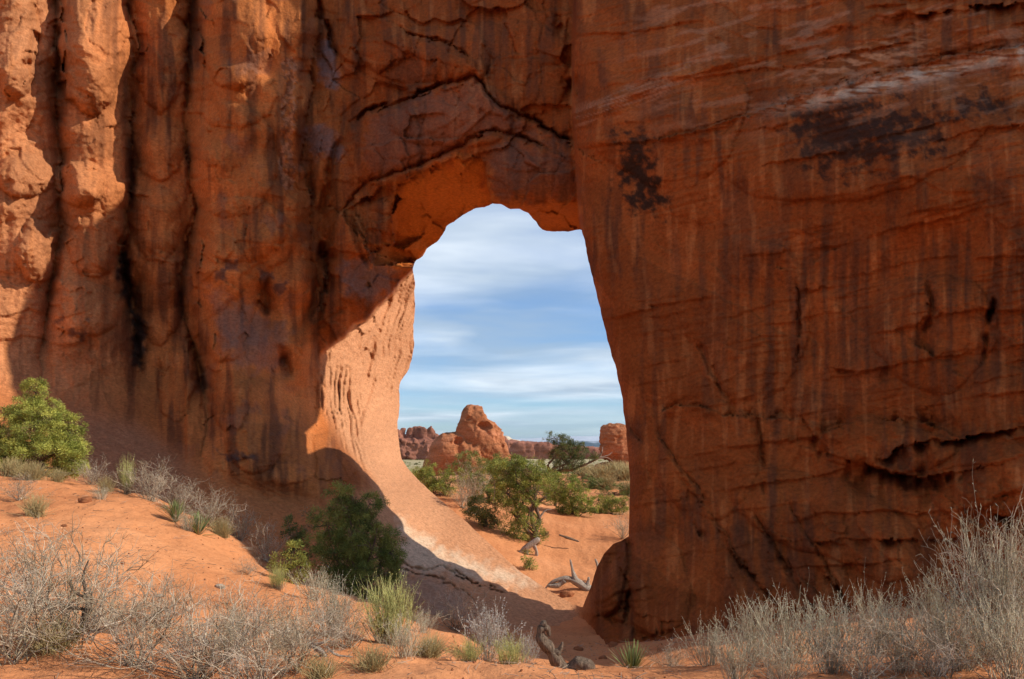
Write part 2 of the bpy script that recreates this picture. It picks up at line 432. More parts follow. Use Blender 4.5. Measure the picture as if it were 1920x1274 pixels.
def depth_detail(x, y):
    mj, mr = masks(x, y)
    q1, _ = facets(x, y, 26, 30, 12, 2.2, 1.0); q2, _ = facets(x, y, 24, 28, 15, 2.2, 1.0)
    wx = x+5*fbm2(x/28, y/28, 3, 3)+5*q1; wy = y+5*fbm2(x/28, y/28, 3, 9)+5*q2
    wx2 = x+26*fbm2(x/120, y/120, 3, 13); wy2 = y+26*fbm2(x/120, y/120, 3, 19)
    D = np.zeros(x.shape)
    # --- zones
    slab = smooth(0, 60, y-np.interp(x, [-700,0,120,250,330,400,480,560,640,700,760,800,1100], [650,690,735,765,815,860,885,900,905,890,885,885,1050]))*(1-mr)
    left = smooth(640, 560, x)*(1-slab)
    lint = smooth(560, 640, x)*(1-mr)*(1-mj)*(1-slab)
    right = mr
    # --- columns of the left wall
    g = [(-40*np.ones_like(x)), np.interp(y, [-40,100,200,300,420,700], [98,108,104,114,110,70]),
         np.interp(y, [-40,60,90,170,330,480,600,700], [236,250,254,244,246,232,248,262]),
         np.interp(y, [-40,90,220,330,390,440,580,640,760], [358,352,346,352,366,352,336,360,384]), np.interp(y, [0,300,600,800], [600,570,600,590])]
    ampl = [0.9, 1.25, 0.9, 1.7]
    g = [g[0]]+[q_+13*fbm2(y/85+i_*7.7, 0*y+i_, 3, 261) for i_, q_ in enumerate(g[1:])]
    for a, b, am, of in zip(g[:-1], g[1:], ampl, (0.15, 0.5, 0.0, 0.45)):
        u = np.clip((wx2*0.25+wx*0.75-a)/(b-a)*2-1, -1, 1)
        body = am*np.maximum(1-np.abs(u-0.08)**2.3/1.2, 0)**0.8
        D -= (body+of*smooth(0, 0.3, 1-np.abs(u)))*left*np.where(x > 350, smooth(930, 700, y), smooth(760, 600, y))*(np.abs(u) < 1)*(0.8+0.55*fbm2(x/190, y/150, 2, 29))
    # buttress: hollow under the brow, then a swelling foot that runs out onto the slab
    D += bump(x, y, 520, 690, 60, 110, 0.75)*left+bump(x, y, 300, 700, 60, 110, 0.6)*left
    D -= bump(x, y, 450, 860, 120, 110, 0.9)*(1-slab)*(1-mj)+bump(x, y, 560, 880, 90, 90, 0.5)*(1-slab)*(1-mj)
    D += bump(x, y, 612, 470, 26, 100, 0.9)*(1-mj)
    # pillow shapes, overhanging below
    for cx, cy, rx, ry, am in [(172,90,62,125,0.75),(28,70,44,120,0.7),(300,40,55,170,0.45),(150,345,48,44,0.55),(45,330,60,40,0.5),(70,470,40,60,0.4),(440,60,70,110,0.5),
                               (430,300,90,110,0.25),(300,560,40,90,0.35),(420,560,55,120,0.45),(480,800,60,90,0.5),(560,250,40,90,0.3),(620,330,36,80,0.35),(300,280,46,60,0.3),(295,420,46,70,0.35),(440,180,80,60,0.3),(450,430,90,60,0.35),(180,460,56,60,0.4),(160,580,70,50,0.35),(510,420,50,80,0.3),(330,720,34,70,0.35),(430,720,40,90,0.4)]:
        q = np.clip(1-((wx-cx)/rx)**2-((wy-cy)/ry)**2, 0, None)
        D -= 1.25*am*np.sqrt(q)*left
    # --- lintel underside and blocks: rock curls back under the arch
    soff = in_poly(wx, wy, [(745,345),(800,318),(850,300),(902,292),(914,340),(926,384),(880,420),(800,500),(700,500),(690,480),(740,455),(735,400)]).astype(float)
    ramp = smooth(0, 1, (y-np.interp(x, [690,745,800,850,905,930], [470,350,322,304,292,300]))/110)
    D += soff*(0.25+2.0*ramp)*lint
    rs = smooth(378, 384, wy-np.interp(x, [925,960,1000,1085], [2,-2,-4,-2]))*smooth(922, 930, x)
    D += rs*smooth(378, 435, y)*1.7*lint
    sh = in_poly(wx, wy, [(612,500),(640,395),(690,470),(745,495),(782,492),(700,592),(640,640),(606,600)]).astype(float)
    D -= (0.9+0.25*smooth(480, 580, y))*sh*lint
    D -= 0.3*in_poly(wx, wy, [(640,395),(660,375),(700,490),(690,560),(640,560),(632,470)])*lint
    fa, fe = facets(x+22*fbm2(x/60, y/60, 3, 241), y+22*fbm2(x/60, y/60, 3, 243), 95, 62, 4, 1.3, 0.8)
    fb, fe2 = facets(x+12*fbm2(x/34, y/34, 3, 245), y+12*fbm2(x/34, y/34, 3, 247), 40, 30, 6, 1.2, 0.8)
    D += (0.34*fa+0.05*fb+0.05*np.exp(-fe/0.03)*smooth(0.05, 0.25, fbm2(x/110, y/110, 2, 257)))*lint*(1-0.3*soff)
    D += soff*(0.55*fa+0.12*fb)*lint
    for cx, cy, rx, ry, am in [(845,215,120,60,0.35),(1000,330,95,70,0.25),(720,270,70,80,0.3),(800,110,120,60,0.35),(960,130,110,90,0.3),(655,115,16,30,0.35),(700,60,70,70,0.35),(730,430,60,60,0.2)]:
        q = np.clip(1-np.abs((wx-cx)/rx)**2.6-np.abs((wy-cy)/ry)**2.6, 0, None)
        D -= am*np.sqrt(q)*lint
    # --- right wall
    for cx, cy, rx, ry, am, rot in [(1660,840,130,48,0.38,0.1),(1250,200,150,160,0.35,0),(1600,250,260,120,0.3,-0.2),(1750,620,120,110,0.25,0),(1330,860,100,110,0.25,0),(1400,600,120,150,0.2,0),(1560,980,200,80,0.3,0.4),(1850,900,110,80,0.3,0),(1146,1080,34,75,0.5,0.1),(1230,1100,60,90,0.3,0)]:
        c, s_ = math.cos(rot), math.sin(rot)
        a = ((wx2-cx)*c+(wy2-cy)*s_)/rx; b = (-(wx2-cx)*s_+(wy2-cy)*c)/ry
        D -= am*np.sqrt(np.clip(1-a*a-b*b, 0, None))*right
    # rounded edge of the right pillar along the opening
    ex = np.interp(y, [-50,430,540,640,740,880,1000,1140], [1078,1090,1116,1140,1166,1181,1180,1092])
    D += 0.8*np.exp(-np.clip(x-ex, 0, None)/16)*right*smooth(-50, 200, y)
    # cross-bedding of the right wall, tilted up to the right
    t = y+0.22*x+9*fbm2(x/260, y/90, 2, 229); up = smooth(520, 60, t-0.12*x-120)*right
    bed = ridged2(x/420, t/26, 4, 61)
    D -= 0.085*bed*up*smooth(-0.25, 0.2, fbm2(x/300, y/120, 2, 233))
    bed2 = fbm2(x/900, t/9, 3, 67)
    D -= 0.05*bed2*right*smooth(950, 700, y)*smooth(-0.1, 0.25, fbm2(x/240, y/140, 2, 231))
    d, sd = poly_dist(wx, wy+fbm2(x/50, y/50, 3, 23)*10, [(1085,225),(1180,180),(1300,135),(1420,95),(1560,50),(1700,15)])
    D -= 0.16*np.exp(-(d/12)**2)*right
    d, sd = poly_dist(wx, wy, [(1240,262),(1400,215),(1500,180),(1600,150),(1700,128),(1800,102),(1930,84)])
    D += (-0.22*np.exp(-d/9)*(sd > 0)+0.16*np.exp(-d/8)*(sd < 0))*right
    for pts, w_, dp in [([(246,-40),(250,90),(242,220),(244,330),(232,480),(256,700)], 22, 0.18), ([(352,-40),(350,220),(360,390),(344,520),(380,740)], 20, 0.15), ([(104,-40),(106,200),(112,420)], 18, 0.12), ([(585,100),(575,300),(600,480),(590,640)], 26, 0.5), ([(520,480),(500,560),(535,690)], 24, 0.4)]:
        d, _ = poly_dist(wx2*0.5+wx*0.5, wy, pts)
        D += dp*np.exp(-(d/w_)**2)*left*np.clip(0.6+0.9*fbm2(x/60, y/80, 2, 263), 0.1, 1.4)
    # --- cracks
    for pts, w, dep, kind in CR+DIAG:
        p = np.array(pts); m = (x > p[:, 0].min()-90) & (x < p[:, 0].max()+90) & (y > p[:, 1].min()-90) & (y < p[:, 1].max()+90)
        if not m.any(): continue
        d, s_ = poly_dist(wx[m], wy[m], pts)
        fade = 0.12+1.3*smooth(-0.22, 0.3, fbm2(x[m]/60+w, y[m]/85+dep*9, 3, 53))
        if kind == 'step': fade = 0.55+0.5*fade
        w = w*(0.75+0.5*np.clip(0.5+fbm2(x[m]/30, y[m]/60, 2, 57), 0, 1))
        # taper crack ends
        for e_ in (pts[0], pts[-1]): fade *= smooth(0, 26, np.hypot(wx[m]-e_[0], wy[m]-e_[1])+6)
        if kind == 'v': D[m] += dep*np.exp(-(d/w)**2)*fade
        elif kind == 'lip': D[m] += dep*(np.exp(-d/(w*3.2))*(s_ > 0)-0.35*np.exp(-d/(w*4))*(s_ <= 0))*fade
        elif kind == 'ledge': D[m] += dep*(np.exp(-d/(w*3))*(s_ <= 0)-0.5*np.exp(-d/(w*4))*(s_ > 0))*fade
        elif kind == 'step': D[m] += dep*(np.exp(-(d/w)**2)+0.5*np.exp(-d/(w*5))*(s_ <= 0)-0.3*np.exp(-d/(w*7))*(s_ > 0))*fade
    # --- spalled facets
    f1, f2, cid = worley2(wx2/75, wy2/95, 2)
    D += (0.20*(cid-0.5)+0.09*np.exp(-(f2-f1)/0.05))*(0.6*lint+0.08*right+0.1*left)*(1-0.8*soff)
    f1, f2, cid = worley2(wx2/34, wy2/26, 5)
    D += (0.07*(cid-0.5)+0.04*np.exp(-(f2-f1)/0.07))*(0.25*lint+0.03*right+0.2*left+0.1*mj)*(1-slab)*(1-0.8*soff)
    h1, l1, h2, l2 = slabs(x, y)
    fc, fe3 = facets(wx2, wy2*0.9+0.18*x, 230, 150, 8, 1.0, 0.5)
    tt = (y+0.16*x+46*fbm2(x/420, y/170, 3, 265, 0.4)+5*q1)/88; fr = tt-np.floor(tt)
    gate = smooth(-0.05, 0.3, fbm2(x/260, np.floor(tt)*3.7+0*y, 3, 267)+0.1)
    D -= 0.13*(fr**1.5)*smooth(1.0, 0.93, fr)*gate*right
    tt2 = (y+0.2*x+18*fbm2(x/200, y/80, 3, 269)+3*q2)/31; fr2 = tt2-np.floor(tt2)
    D -= 0.05*fr2*smooth(1.0, 0.9, fr2)*smooth(0.0, 0.3, fbm2(x/170, np.floor(tt2)*2.3+y/400, 3, 271))*right
    D += 0.10*fc*right*smooth(780, 950, y)
    fd, fe4 = facets(x+18*fbm2(x/50, y/50, 3, 251), y+18*fbm2(x/50, y/50, 3, 253), 70, 90, 9, 1.1, 0.6)
    D += 0.16*fd*left*smooth(-0.05, 0.25, fbm2(x/180, y/180, 2, 255))+(0.13*smooth(860, 1000, y)+0.25*bump(x, y, 1150, 1110, 60, 110, 1.0))*fd*right
    zw = (0.7*lint+0.20*right+0.5*left)*(1-slab)*(1-0.45*soff)
    D += 0.85*h1*zw+0.26*h2*zw
    # --- fractal relief
    rough = 1-0.75*slab
    D += 0.36*fbm2(x/210, y/210, 3, 31)*rough
    D += 0.15*fbm2(x/75, y/110, 3, 33, 0.42)*(0.8*rough+0.2*left)
    D += 0.045*fbm2(x/22, y/30, 3, 35)*rough*smooth(-0.3, 0.35, fbm2(x/140, y/140, 2, 223))
    D += 0.010*fbm2(x/7, y/9, 2, 37)*rough
    D -= 0.08*ridged2(wx/34, wy/300, 2, 71)*(left+0.15*right*smooth(1050, 900, y))*rough
    # horizontal ripple, lower left foot
    D -= 0.10*ridged2(wx/90, wy/16, 3, 73)*bump(x, y, 500, 850, 110, 70, 1.0)
    # brittle lit crust on the upper left
    D -= 0.07*ridged2(wx/40, wy/26, 4, 75)*smooth(330, 120, x)*smooth(760, 620, y)*(1-slab)
    # --- flutes on the sunlit jamb
    fx = x-0.16*(y-700)-0.0009*(y-800)**2
    flu = ridged2(fx/9+0.6*fbm2(x/60, y/60, 2, 79), y/150, 3, 77)
    D -= 0.55*flu*mj*smooth(735, 660, fx+40)*smooth(660, 720, y)*smooth(930, 860, y)
    fx2 = x+0.25*(y-650)
    D -= 0.45*ridged2(fx2/22+0.5*fbm2(x/80, y/80, 2, 81), y/300, 4, 83, 0.6)*mj*smooth(650, 710, x)*smooth(860, 760, y)
    fj, fje = facets(wx, wy, 26, 34, 3, 1.2, 0.8)
    D += (0.25*fj)*mj*smooth(560, 600, y)*smooth(760, 640, y)*smooth(735, 690, x)
    D += 0.2*fbm2((x+0.6*y)/20, (y-0.3*x)/70, 3, 85)*mj*smooth(720, 640, y)
    # gentle sheeting of the slab
    D -= 0.08*ridged2((x+0.3*y)/240, (y-0.72*x)/26, 4, 87)*slab*smooth(560, 700, x)+0.07*ridged2(x/160, (y-0.5*x)/18, 3, 89)*slab*smooth(700, 560, x)
    ts = (y-0.72*x+14*fbm2(x/120, y/120, 3, 273))/34; fs = ts-np.floor(ts)
    D += 0.10*fs*smooth(1.0, 0.9, fs)*slab*smooth(0.05, 0.3, fbm2(x/130, np.floor(ts)*3.1+y/300, 2, 275))
    return D, dict(slab=slab, left=left, lint=lint, right=right, mj=mj, soff=soff, up=up)

# grid: fine where the photograph looks, coarse beyond its edges
def axis(lo, f0, f1, hi, fine, coarse):
    return np.concatenate([np.linspace(lo, f0, max(2, int((f0-lo)/coarse)))[:-1], np.arange(f0, f1, fine), np.linspace(f1, hi, max(2, int((hi-f1)/coarse)))])
gx = axis(-760, -50, 1975, 2160, 2.4, 20); gy = axis(-470, -36, 1215, 1300, 2.4, 20)
GX, GY = np.meshgrid(gx, gy); ny, nx = GX.shape
# crest of the fin: rows the sheet rises per column, shaped unseen for its cast shadow
crest = np.interp(gx, [-760,-200,100,500,800,1000,1200,1500,1800,2100,2420], CREST)
up_ = GY < -36
GY = np.where(up_, -36+(GY+36)*((crest+36)/(-470+36))[None, :], GY)
x = GX.ravel(); y = GY.ravel()
ins = in_poly(x, y, hole)
# snap inside vertices that touch an outside one to the outline
ins2 = ins.reshape(ny, nx)
nb = np.zeros_like(ins2)
for dj in (-1, 0, 1):
    for di in (-1, 0, 1):
        nb |= np.roll(np.roll(~ins2, dj, 0), di, 1)
rim = (ins2 & nb).ravel()
ri = np.where(rim)[0]
hd = np.concatenate([hole, (hole+np.roll(hole, -1, 0))/2])
rx, ry = x[ri], y[ri]
for k in range(0, len(ri), 2000):
    sl = slice(k, k+2000)
    dd = (rx[sl, None]-hd[None, :, 0])**2+(ry[sl, None]-hd[None, :, 1])**2
    j = dd.argmin(1); x[ri[sl]] = hd[j, 0]; y[ri[sl]] = hd[j, 1]
Dd, zone = depth_detail(x, y)
Yb = depth_base(x, y)
fade_out = smooth(-700, -100, x)*smooth(2400, 2000, x)*smooth(-460, -60, y)*0.85+0.15
Yd = Yb+Dd*fade_out
verts = np.c_[(x-CX)/FPX*Yd, Yd, (HY-y)/FPX*Yd]
idx = np.arange(ny*nx).reshape(ny, nx)
q = np.stack([idx[:-1, :-1], idx[1:, :-1], idx[1:, 1:], idx[:-1, 1:]], -1).reshape(-1, 4)
keep = ~(ins[q].all(1)); q = q[keep]
# border edges of the kept faces
ed = np.concatenate([q[:, [0, 1]], q[:, [1, 2]], q[:, [2, 3]], q[:, [3, 0]]])
key = np.sort(ed, 1); kk = key[:, 0].astype(np.int64)*ny*nx+key[:, 1]
_, inv, cnt = np.unique(kk, return_inverse=True, return_counts=True)
be = ed[cnt[inv] == 1]
is_rim = rim[be].all(1)
VV = [verts]; FF = [q]; base_n = len(verts); XY = [np.c_[x, y]]
def extrude(edges, steps, out_dir):
    """pull a border back into the rock in steps of (outward px, metres deeper)"""
    global base_n
    uq, invx = np.unique(edges, return_inverse=True); e2 = invx.reshape(-1, 2)
    prev = uq; 
    ox, oy = out_dir(x[uq], y[uq])
    for o, d in steps:
        nxp = x[uq]+ox*o; nyp = y[uq]+oy*o
        wob = 0.12*o*fbm2(x[uq]/40, y[uq]/40+o*0.1, 2, 91)
        Yn = Yd[uq]+d*np.where((x[uq] > 1085) & (x[uq] < 1300), np.interp(y[uq], [300,436,450,475,500,650,1000], [0.3,0.3,0.9,0.9,0.5,0.34,0.26]), np.where((y[uq] < 500) & (x[uq] < 1090) & (x[uq] > 700), 0.35, 1.0))+wob*0.05  # hidden rim depth varies by row to shape the jamb's shadow edge
        VV.append(np.c_[(nxp-CX)/FPX*Yn, Yn, (HY-nyp)/FPX*Yn]); XY.append(np.c_[x[uq], y[uq]])
        new = base_n+np.arange(len(uq)); base_n += len(uq)
        FF.append(np.c_[prev[e2[:, 1]], prev[e2[:, 0]], new[e2[:, 0]], new[e2[:, 1]]])
        prev = new
def rdir(a, b):
    dx, dy = a-975, (b-760)*0.8; l = np.hypot(dx, dy); return dx/l, dy/l
extrude(be[is_rim], [(0.8,0.2),(3,0.6),(8,1.3),(18,2.2),(36,2.8),(70,3.4),(120,4.0)], rdir)
extrude(be[~is_rim], [(0,1.0),(0,3.0),(0,6.0)], lambda a, b: (0*a, 0*b))
# rear face of the fin, coarser; unseen thickness shaped to steer sun and shade
bx, by = np.meshgrid(np.linspace(-760, 2160, 150), np.linspace(0, 1, 100))
cr = np.interp(bx[0], gx, crest); by = cr[None, :]+(1300-cr[None, :])*by
bh = bx.shape; bxf, byf = bx.ravel(), by.ravel()
mjb, mrb = masks(bxf, byf)
hc = np.array([975, 760]); big = hc+(hole-hc)*1.0+np.stack(rdir(hole[:, 0], hole[:, 1]), 1)*85
insb = in_poly(bxf, byf, big)
dB = np.maximum(depth_base(bxf, byf), fJ(bxf, byf)*mjb)+4.6-2.4*(1-mrb)*smooth(560, 680, bxf)*smooth(560, 480, byf)-mrb*(1.0+smooth(1500, 1300, bxf)*np.interp(byf, [280,425,440,478,505,650,1000], [1.4,1.2,-1.8,-1.8,1.0,2.4,2.6]))+(0.9-0.4*mrb)*fbm2(bxf/160, byf/160, 4, 95)
VV.append(np.c_[(bxf-CX)/FPX*dB, dB, (HY-byf)/FPX*dB]); XY.append(np.c_[bxf, byf])
bi = base_n+np.arange(len(bxf)).reshape(bh)
qb = np.stack([bi[:-1, :-1], bi[:-1, 1:], bi[1:, 1:], bi[1:, :-1]], -1).reshape(-1, 4)
qb = qb[~(insb[qb-base_n].any(1))]
FF.append(qb)
verts = np.concatenate(VV); F = np.concatenate(FF); XY = np.concatenate(XY)
# ---- colours: stains, varnish, pale beds; crack shade and bounce light painted in too
X, Yp = XY[:, 0], XY[:, 1]
def lerp(a, b, t): return a+(b-a)*t[:, None]
mj, mr = masks(X, Yp)
wx = X+12*fbm2(X/40, Yp/40, 3, 3); wy = Yp+12*fbm2(X/40, Yp/40, 3, 9)
slab = smooth(0, 60, Yp-np.interp(X, [-700,0,120,250,330,400,480,560,640,700,760,800,1100], [650,690,735,765,815,860,885,900,905,890,885,885,1050]))*(1-mr)
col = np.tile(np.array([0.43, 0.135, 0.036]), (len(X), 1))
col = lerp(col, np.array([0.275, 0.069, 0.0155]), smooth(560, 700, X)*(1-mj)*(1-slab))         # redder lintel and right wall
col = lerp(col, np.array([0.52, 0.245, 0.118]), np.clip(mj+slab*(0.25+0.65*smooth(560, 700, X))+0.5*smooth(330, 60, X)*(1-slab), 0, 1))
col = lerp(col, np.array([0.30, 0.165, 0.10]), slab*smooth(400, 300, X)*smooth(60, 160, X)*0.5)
# varnish: broad patches and vertical streaks
ws = X+5*fbm2(X/70, Yp/160, 2, 403)
st = fbm2(ws/30, Yp/230, 4, 101); st2 = fbm2(ws/10, Yp/150, 3, 103); pt = fbm2(wx/130, wy/150, 4, 105)
face = (1-slab)*(1-mj)
streak = smooth(-0.10, 0.38, st+0.5*st2*0.6+0.35*pt)*face
col = lerp(col, np.array([0.115, 0.040, 0.019]), 0.80*streak*(0.30+0.70*smooth(60, 300, X))*(1-0.45*mr*(1-smooth(-0.1, 0.25, fbm2(X/210, Yp/170, 3, 405)))))
pale = smooth(0.12, 0.40, fbm2(ws/18, Yp/150, 3, 107)-0.3*pt)*face*(1-0.15*mr)
col = lerp(col, np.array([0.50, 0.18, 0.058]), 0.40*pale)
h1, l1, h2, l2 = slabs(X, Yp)
tone1 = _val[(l1.astype(int)*37+11) & 255]-0.5; tone2 = _val[(l2.astype(int)*53+7) & 255]-0.5
col = col*(1+face*(0.34*tone1+0.22*tone2))[:, None]
vs = smooth(-0.12, 0.40, fbm2(ws/17, Yp/620, 4, 305)+0.25*fbm2(X/200, Yp/120, 2, 307))*mr*smooth(380, 480, Yp)*smooth(800, 680, Yp)*smooth(1250, 1400, X)
col = lerp(col, np.array([0.10, 0.036, 0.018]), 0.72*vs)
gv = smooth(0.16, 0.34, fbm2(wx/60, wy/75, 4, 109))*face
col = lerp(col, np.array([0.15, 0.080, 0.060]), 0.4*gv*smooth(760, 500, X)*smooth(250, 420, X))
def stain_or_shading(pts, soft, rgb, k, br=0.0):
    global col
    p = np.array(pts)
    sel = (X > p[:, 0].min()-60) & (X < p[:, 0].max()+60) & (Yp > p[:, 1].min()-60) & (Yp < p[:, 1].max()+60)
    xs, ys = X[sel], Yp[sel]
    n = fbm2(xs/22, ys/22, 5, 111, 0.65)
    a_, b_ = wx[sel]+14*fbm2(xs/18, ys/18, 3, 301), wy[sel]+14*fbm2(xs/18, ys/18, 3, 303)
    ip = in_poly(a_, b_, pts)
    d, _ = poly_dist(a_, b_, pts+[pts[0]])
    f = np.where(ip, d, -d)/soft
    m = smooth(-0.9, 0.9, f+br*n*1.7-0.15)
    col[sel] = lerp(col[sel], np.array(rgb), k*m)
stain_or_shading([(1160,248),(1205,248),(1222,300),(1245,380),(1235,398),(1190,396),(1165,330)], 20, (0.03,0.016,0.011), 0.95, 2.0)
stain_or_shading([(1475,205),(1560,190),(1700,205),(1775,225),(1760,275),(1660,300),(1560,318),(1510,310),(1490,250)], 36, (0.035,0.016,0.010), 0.9, 2.0)
stain_or_shading([(1790,185),(1850,175),(1890,195),(1870,215),(1800,212)], 18, (0.035,0.018,0.012), 0.85, 1.8)
stain_or_shading([(1830,330),(1900,320),(1900,390),(1840,380)], 20, (0.08,0.035,0.02), 0.55, 1.4)
stain_or_shading([(222,480),(246,470),(250,560),(272,620),(266,690),(246,690),(246,610),(226,540)], 7, (0.035,0.02,0.016), 0.9, 0.6)  # shade of the deep crack painted in as a dark patch
stain_or_shading([(600,70),(626,90),(640,150),(625,170),(600,150)], 10, (0.17,0.13,0.135), 0.75, 0.8)
stain_or_shading([(566,250),(600,235),(640,260),(640,300),(590,296)], 12, (0.19,0.12,0.11), 0.7, 0.8)
stain_or_shading([(640,490),(700,488),(748,505),(735,545),(690,565),(650,560)], 14, (0.155,0.105,0.095), 0.8, 0.6)
stain_or_shading([(925,262),(1000,275),(1075,290),(1085,370),(930,378),(915,310)], 16, (0.15,0.072,0.05), 0.6, 0.8)
stain_or_shading([(700,215),(890,150),(960,215),(1060,280),(930,245),(800,300),(700,335),(680,280)], 16, (0.19,0.082,0.052), 0.6, 0.8)
stain_or_shading([(395,540),(470,570),(540,620),(520,700),(450,690),(400,620)], 20, (0.20,0.115,0.095), 0.55, 1.0)
stain_or_shading([(410,846),(480,850),(482,866),(430,862)], 6, (0.05,0.035,0.035), 0.8, 0.8)
for cx, cy, r in [(150,628,10),(136,624,8),(108,600,7),(170,598,6),(430,500,16),(415,515,10),(500,515,14),(526,540,12)]:
    stain_or_shading([(cx-r,cy-r*0.7),(cx+r,cy-r),(cx+r*1.1,cy+r*0.6),(cx-r*0.8,cy+r)], 5, (0.09,0.05,0.045), 0.75, 0.7)
stain_or_shading([(752,975),(790,1000),(850,1040),(960,1070),(1010,1092),(960,1100),(880,1082),(820,1080),(745,1066),(745,1010)], 22, (0.62,0.45,0.30), 0.8, 0.8)
stain_or_shading([(745,1066),(830,1084),(880,1120),(880,1190),(800,1160),(745,1110)], 22, (0.36,0.23,0.155), 0.7, 0.8)
# bounce light under the arch, painted in as brighter orange
stain_or_shading([(745,345),(800,318),(850,300),(902,292),(914,340),(926,384),(880,420),(800,500),(690,505),(700,470),(740,455)], 18, (0.52,0.165,0.030), 0.8, 0.8)
stain_or_shading([(930,380),(1085,378),(1092,436),(1016,432)], 8, (0.42,0.125,0.026), 0.8, 0.6)  # same painted bounce light on the right-hand underside
# pale bed and bleached scabs, upper right
t = Yp+0.245*X+7*fbm2(X/40, Yp/22, 4, 113)
bed = np.exp(-((t-560-0.02*(X-1500))/14)**2)*smooth(1340, 1620, X)
col = lerp(col, np.array([0.60, 0.43, 0.30]), 0.95*bed*smooth(-0.25, 0.2, fbm2(X/50, Yp/8, 3, 115)+0.12))
bed = np.exp(-((t-505)/26)**2)*smooth(1480, 1560, X)*smooth(1780, 1700, X)
col = lerp(col, np.array([0.55, 0.26, 0.13]), 0.75*bed*smooth(-0.1, 0.2, fbm2(X/40, Yp/10, 3, 117)))
d, _ = poly_dist(wx, wy, [(1085,222),(1180,182),(1300,135)])
col = lerp(col, np.array([0.44, 0.24, 0.15]), mr*0.55*np.exp(-(d/20)**2)*smooth(-0.05, 0.2, fbm2((X+Yp)/60, (Yp+0.35*X)/7, 3, 119)))
scab = smooth(0.10, 0.26, fbm2(X/95, (Yp+0.25*X)/22, 4, 121))*smooth(330, 120, Yp)*mr*smooth(1100, 1300, X)
col = lerp(col, np.array([0.56, 0.27, 0.15]), 0.32*scab)
# rough conglomerate seam on the left buttress
d, _ = poly_dist(wx+10*fbm2(X/20, Yp/20, 3, 401), wy, [(545,125),(540,200),(536,290),(540,352)])
peb = worley2(X/5, Yp/5, 3)[2]
col = np.where((d < 12)[:, None], lerp(col, np.array([0.40, 0.20, 0.12]), 0.45*(peb > 0.62)*1.0), col)
col = np.where((d < 12)[:, None], lerp(col, np.array([0.12, 0.055, 0.035]), 0.55*(peb < 0.4)*1.0), col)
# grain
gr = 1+0.16*fbm2(X/7, Yp/7, 3, 123)+0.10*fbm2(X/90, Yp/60, 3, 125)
col = np.clip(col*gr[:, None], 0.01, 0.9)

def rock_material(name, attr=True, base=(0.45,0.17,0.06), bump_s=1.0, strata=0.0, scale=1.0):
    m = Mat(name, 0.92, 0.12)
    tcn = m.n('ShaderNodeTexCoord').outputs['Object']
    if attr:
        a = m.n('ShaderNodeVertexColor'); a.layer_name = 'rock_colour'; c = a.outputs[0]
    else:
        s = m.mapping(tcn, (0.25*scale, 0.25*scale, 2.2*scale))
        nz = m.noise(s, 1.0, 5, 0.6, 0.6)
        b = np.array(base)
        c = m.ramp(nz, [(0.3, tuple(b*0.62)), (0.5, tuple(b)), (0.72, tuple(np.clip(b*1.35+0.03, 0, 0.8)))])
    fine = m.noise(m.mapping(tcn, (1, 1, 1.6)), 11.0*scale, 10, 0.72)
    c = m.mix(0.68, c, m.ramp(fine, [(0.28, (0.42,0.40,0.38)), (0.5, (1,1,1)), (0.74, (1.55,1.58,1.6))]), 'MULTIPLY')
    m.color(c)
    h1 = m.noise(tcn, 3.2*scale, 9, 0.64)
    vor = m.n('ShaderNodeTexVoronoi', feature='DISTANCE_TO_EDGE'); vor.inputs['Scale'].default_value = 1.15*scale
    dv = m.n('ShaderNodeMixRGB'); dv.inputs[0].default_value = 0.14; m.l(tcn, dv.inputs[1])
    nn = m.n('ShaderNodeTexNoise'); nn.inputs['Scale'].default_value = 2.0*scale; nn.inputs['Detail'].default_value = 4; m.l(tcn, nn.inputs['Vector']); m.l(nn.outputs['Color'], dv.inputs[2])
    m.l(dv.outputs[0], vor.inputs['Vector'])
    crack = m.ramp(vor.outputs['Distance'], [(0.0, (0,0,0)), (0.035, (1,1,1))])
    hb = m.math('ADD', h1, m.math('MULTIPLY', crack, 0.05))
    nrm = m.bump(hb, 0.6*bump_s, 0.11/scale)
    h2 = m.noise(m.mapping(tcn, (1, 1, 0.35 if strata == 0 else 4.0)), 22*scale, 6, 0.6)
    nrm = m.bump(h2, 0.7*bump_s, 0.03/scale, nrm)
    h3 = m.noise(m.mapping(tcn, (1.3*scale, 1.3*scale, 11*scale), (R(8), R(-6), 0)), 1.0, 7, 0.66, 0.4)
    nrm = m.bump(h3, 0.45*bump_s, 0.05/scale, nrm)
    m.normal(nrm)
    return m.m
mat_arch = rock_material('red_sandstone')
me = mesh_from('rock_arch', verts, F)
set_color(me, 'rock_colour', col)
arch = link('rock_arch', me, mat_arch)
tag(arch, 'huge red sandstone wall pierced by a tall natural arch opening', 'rock arch')
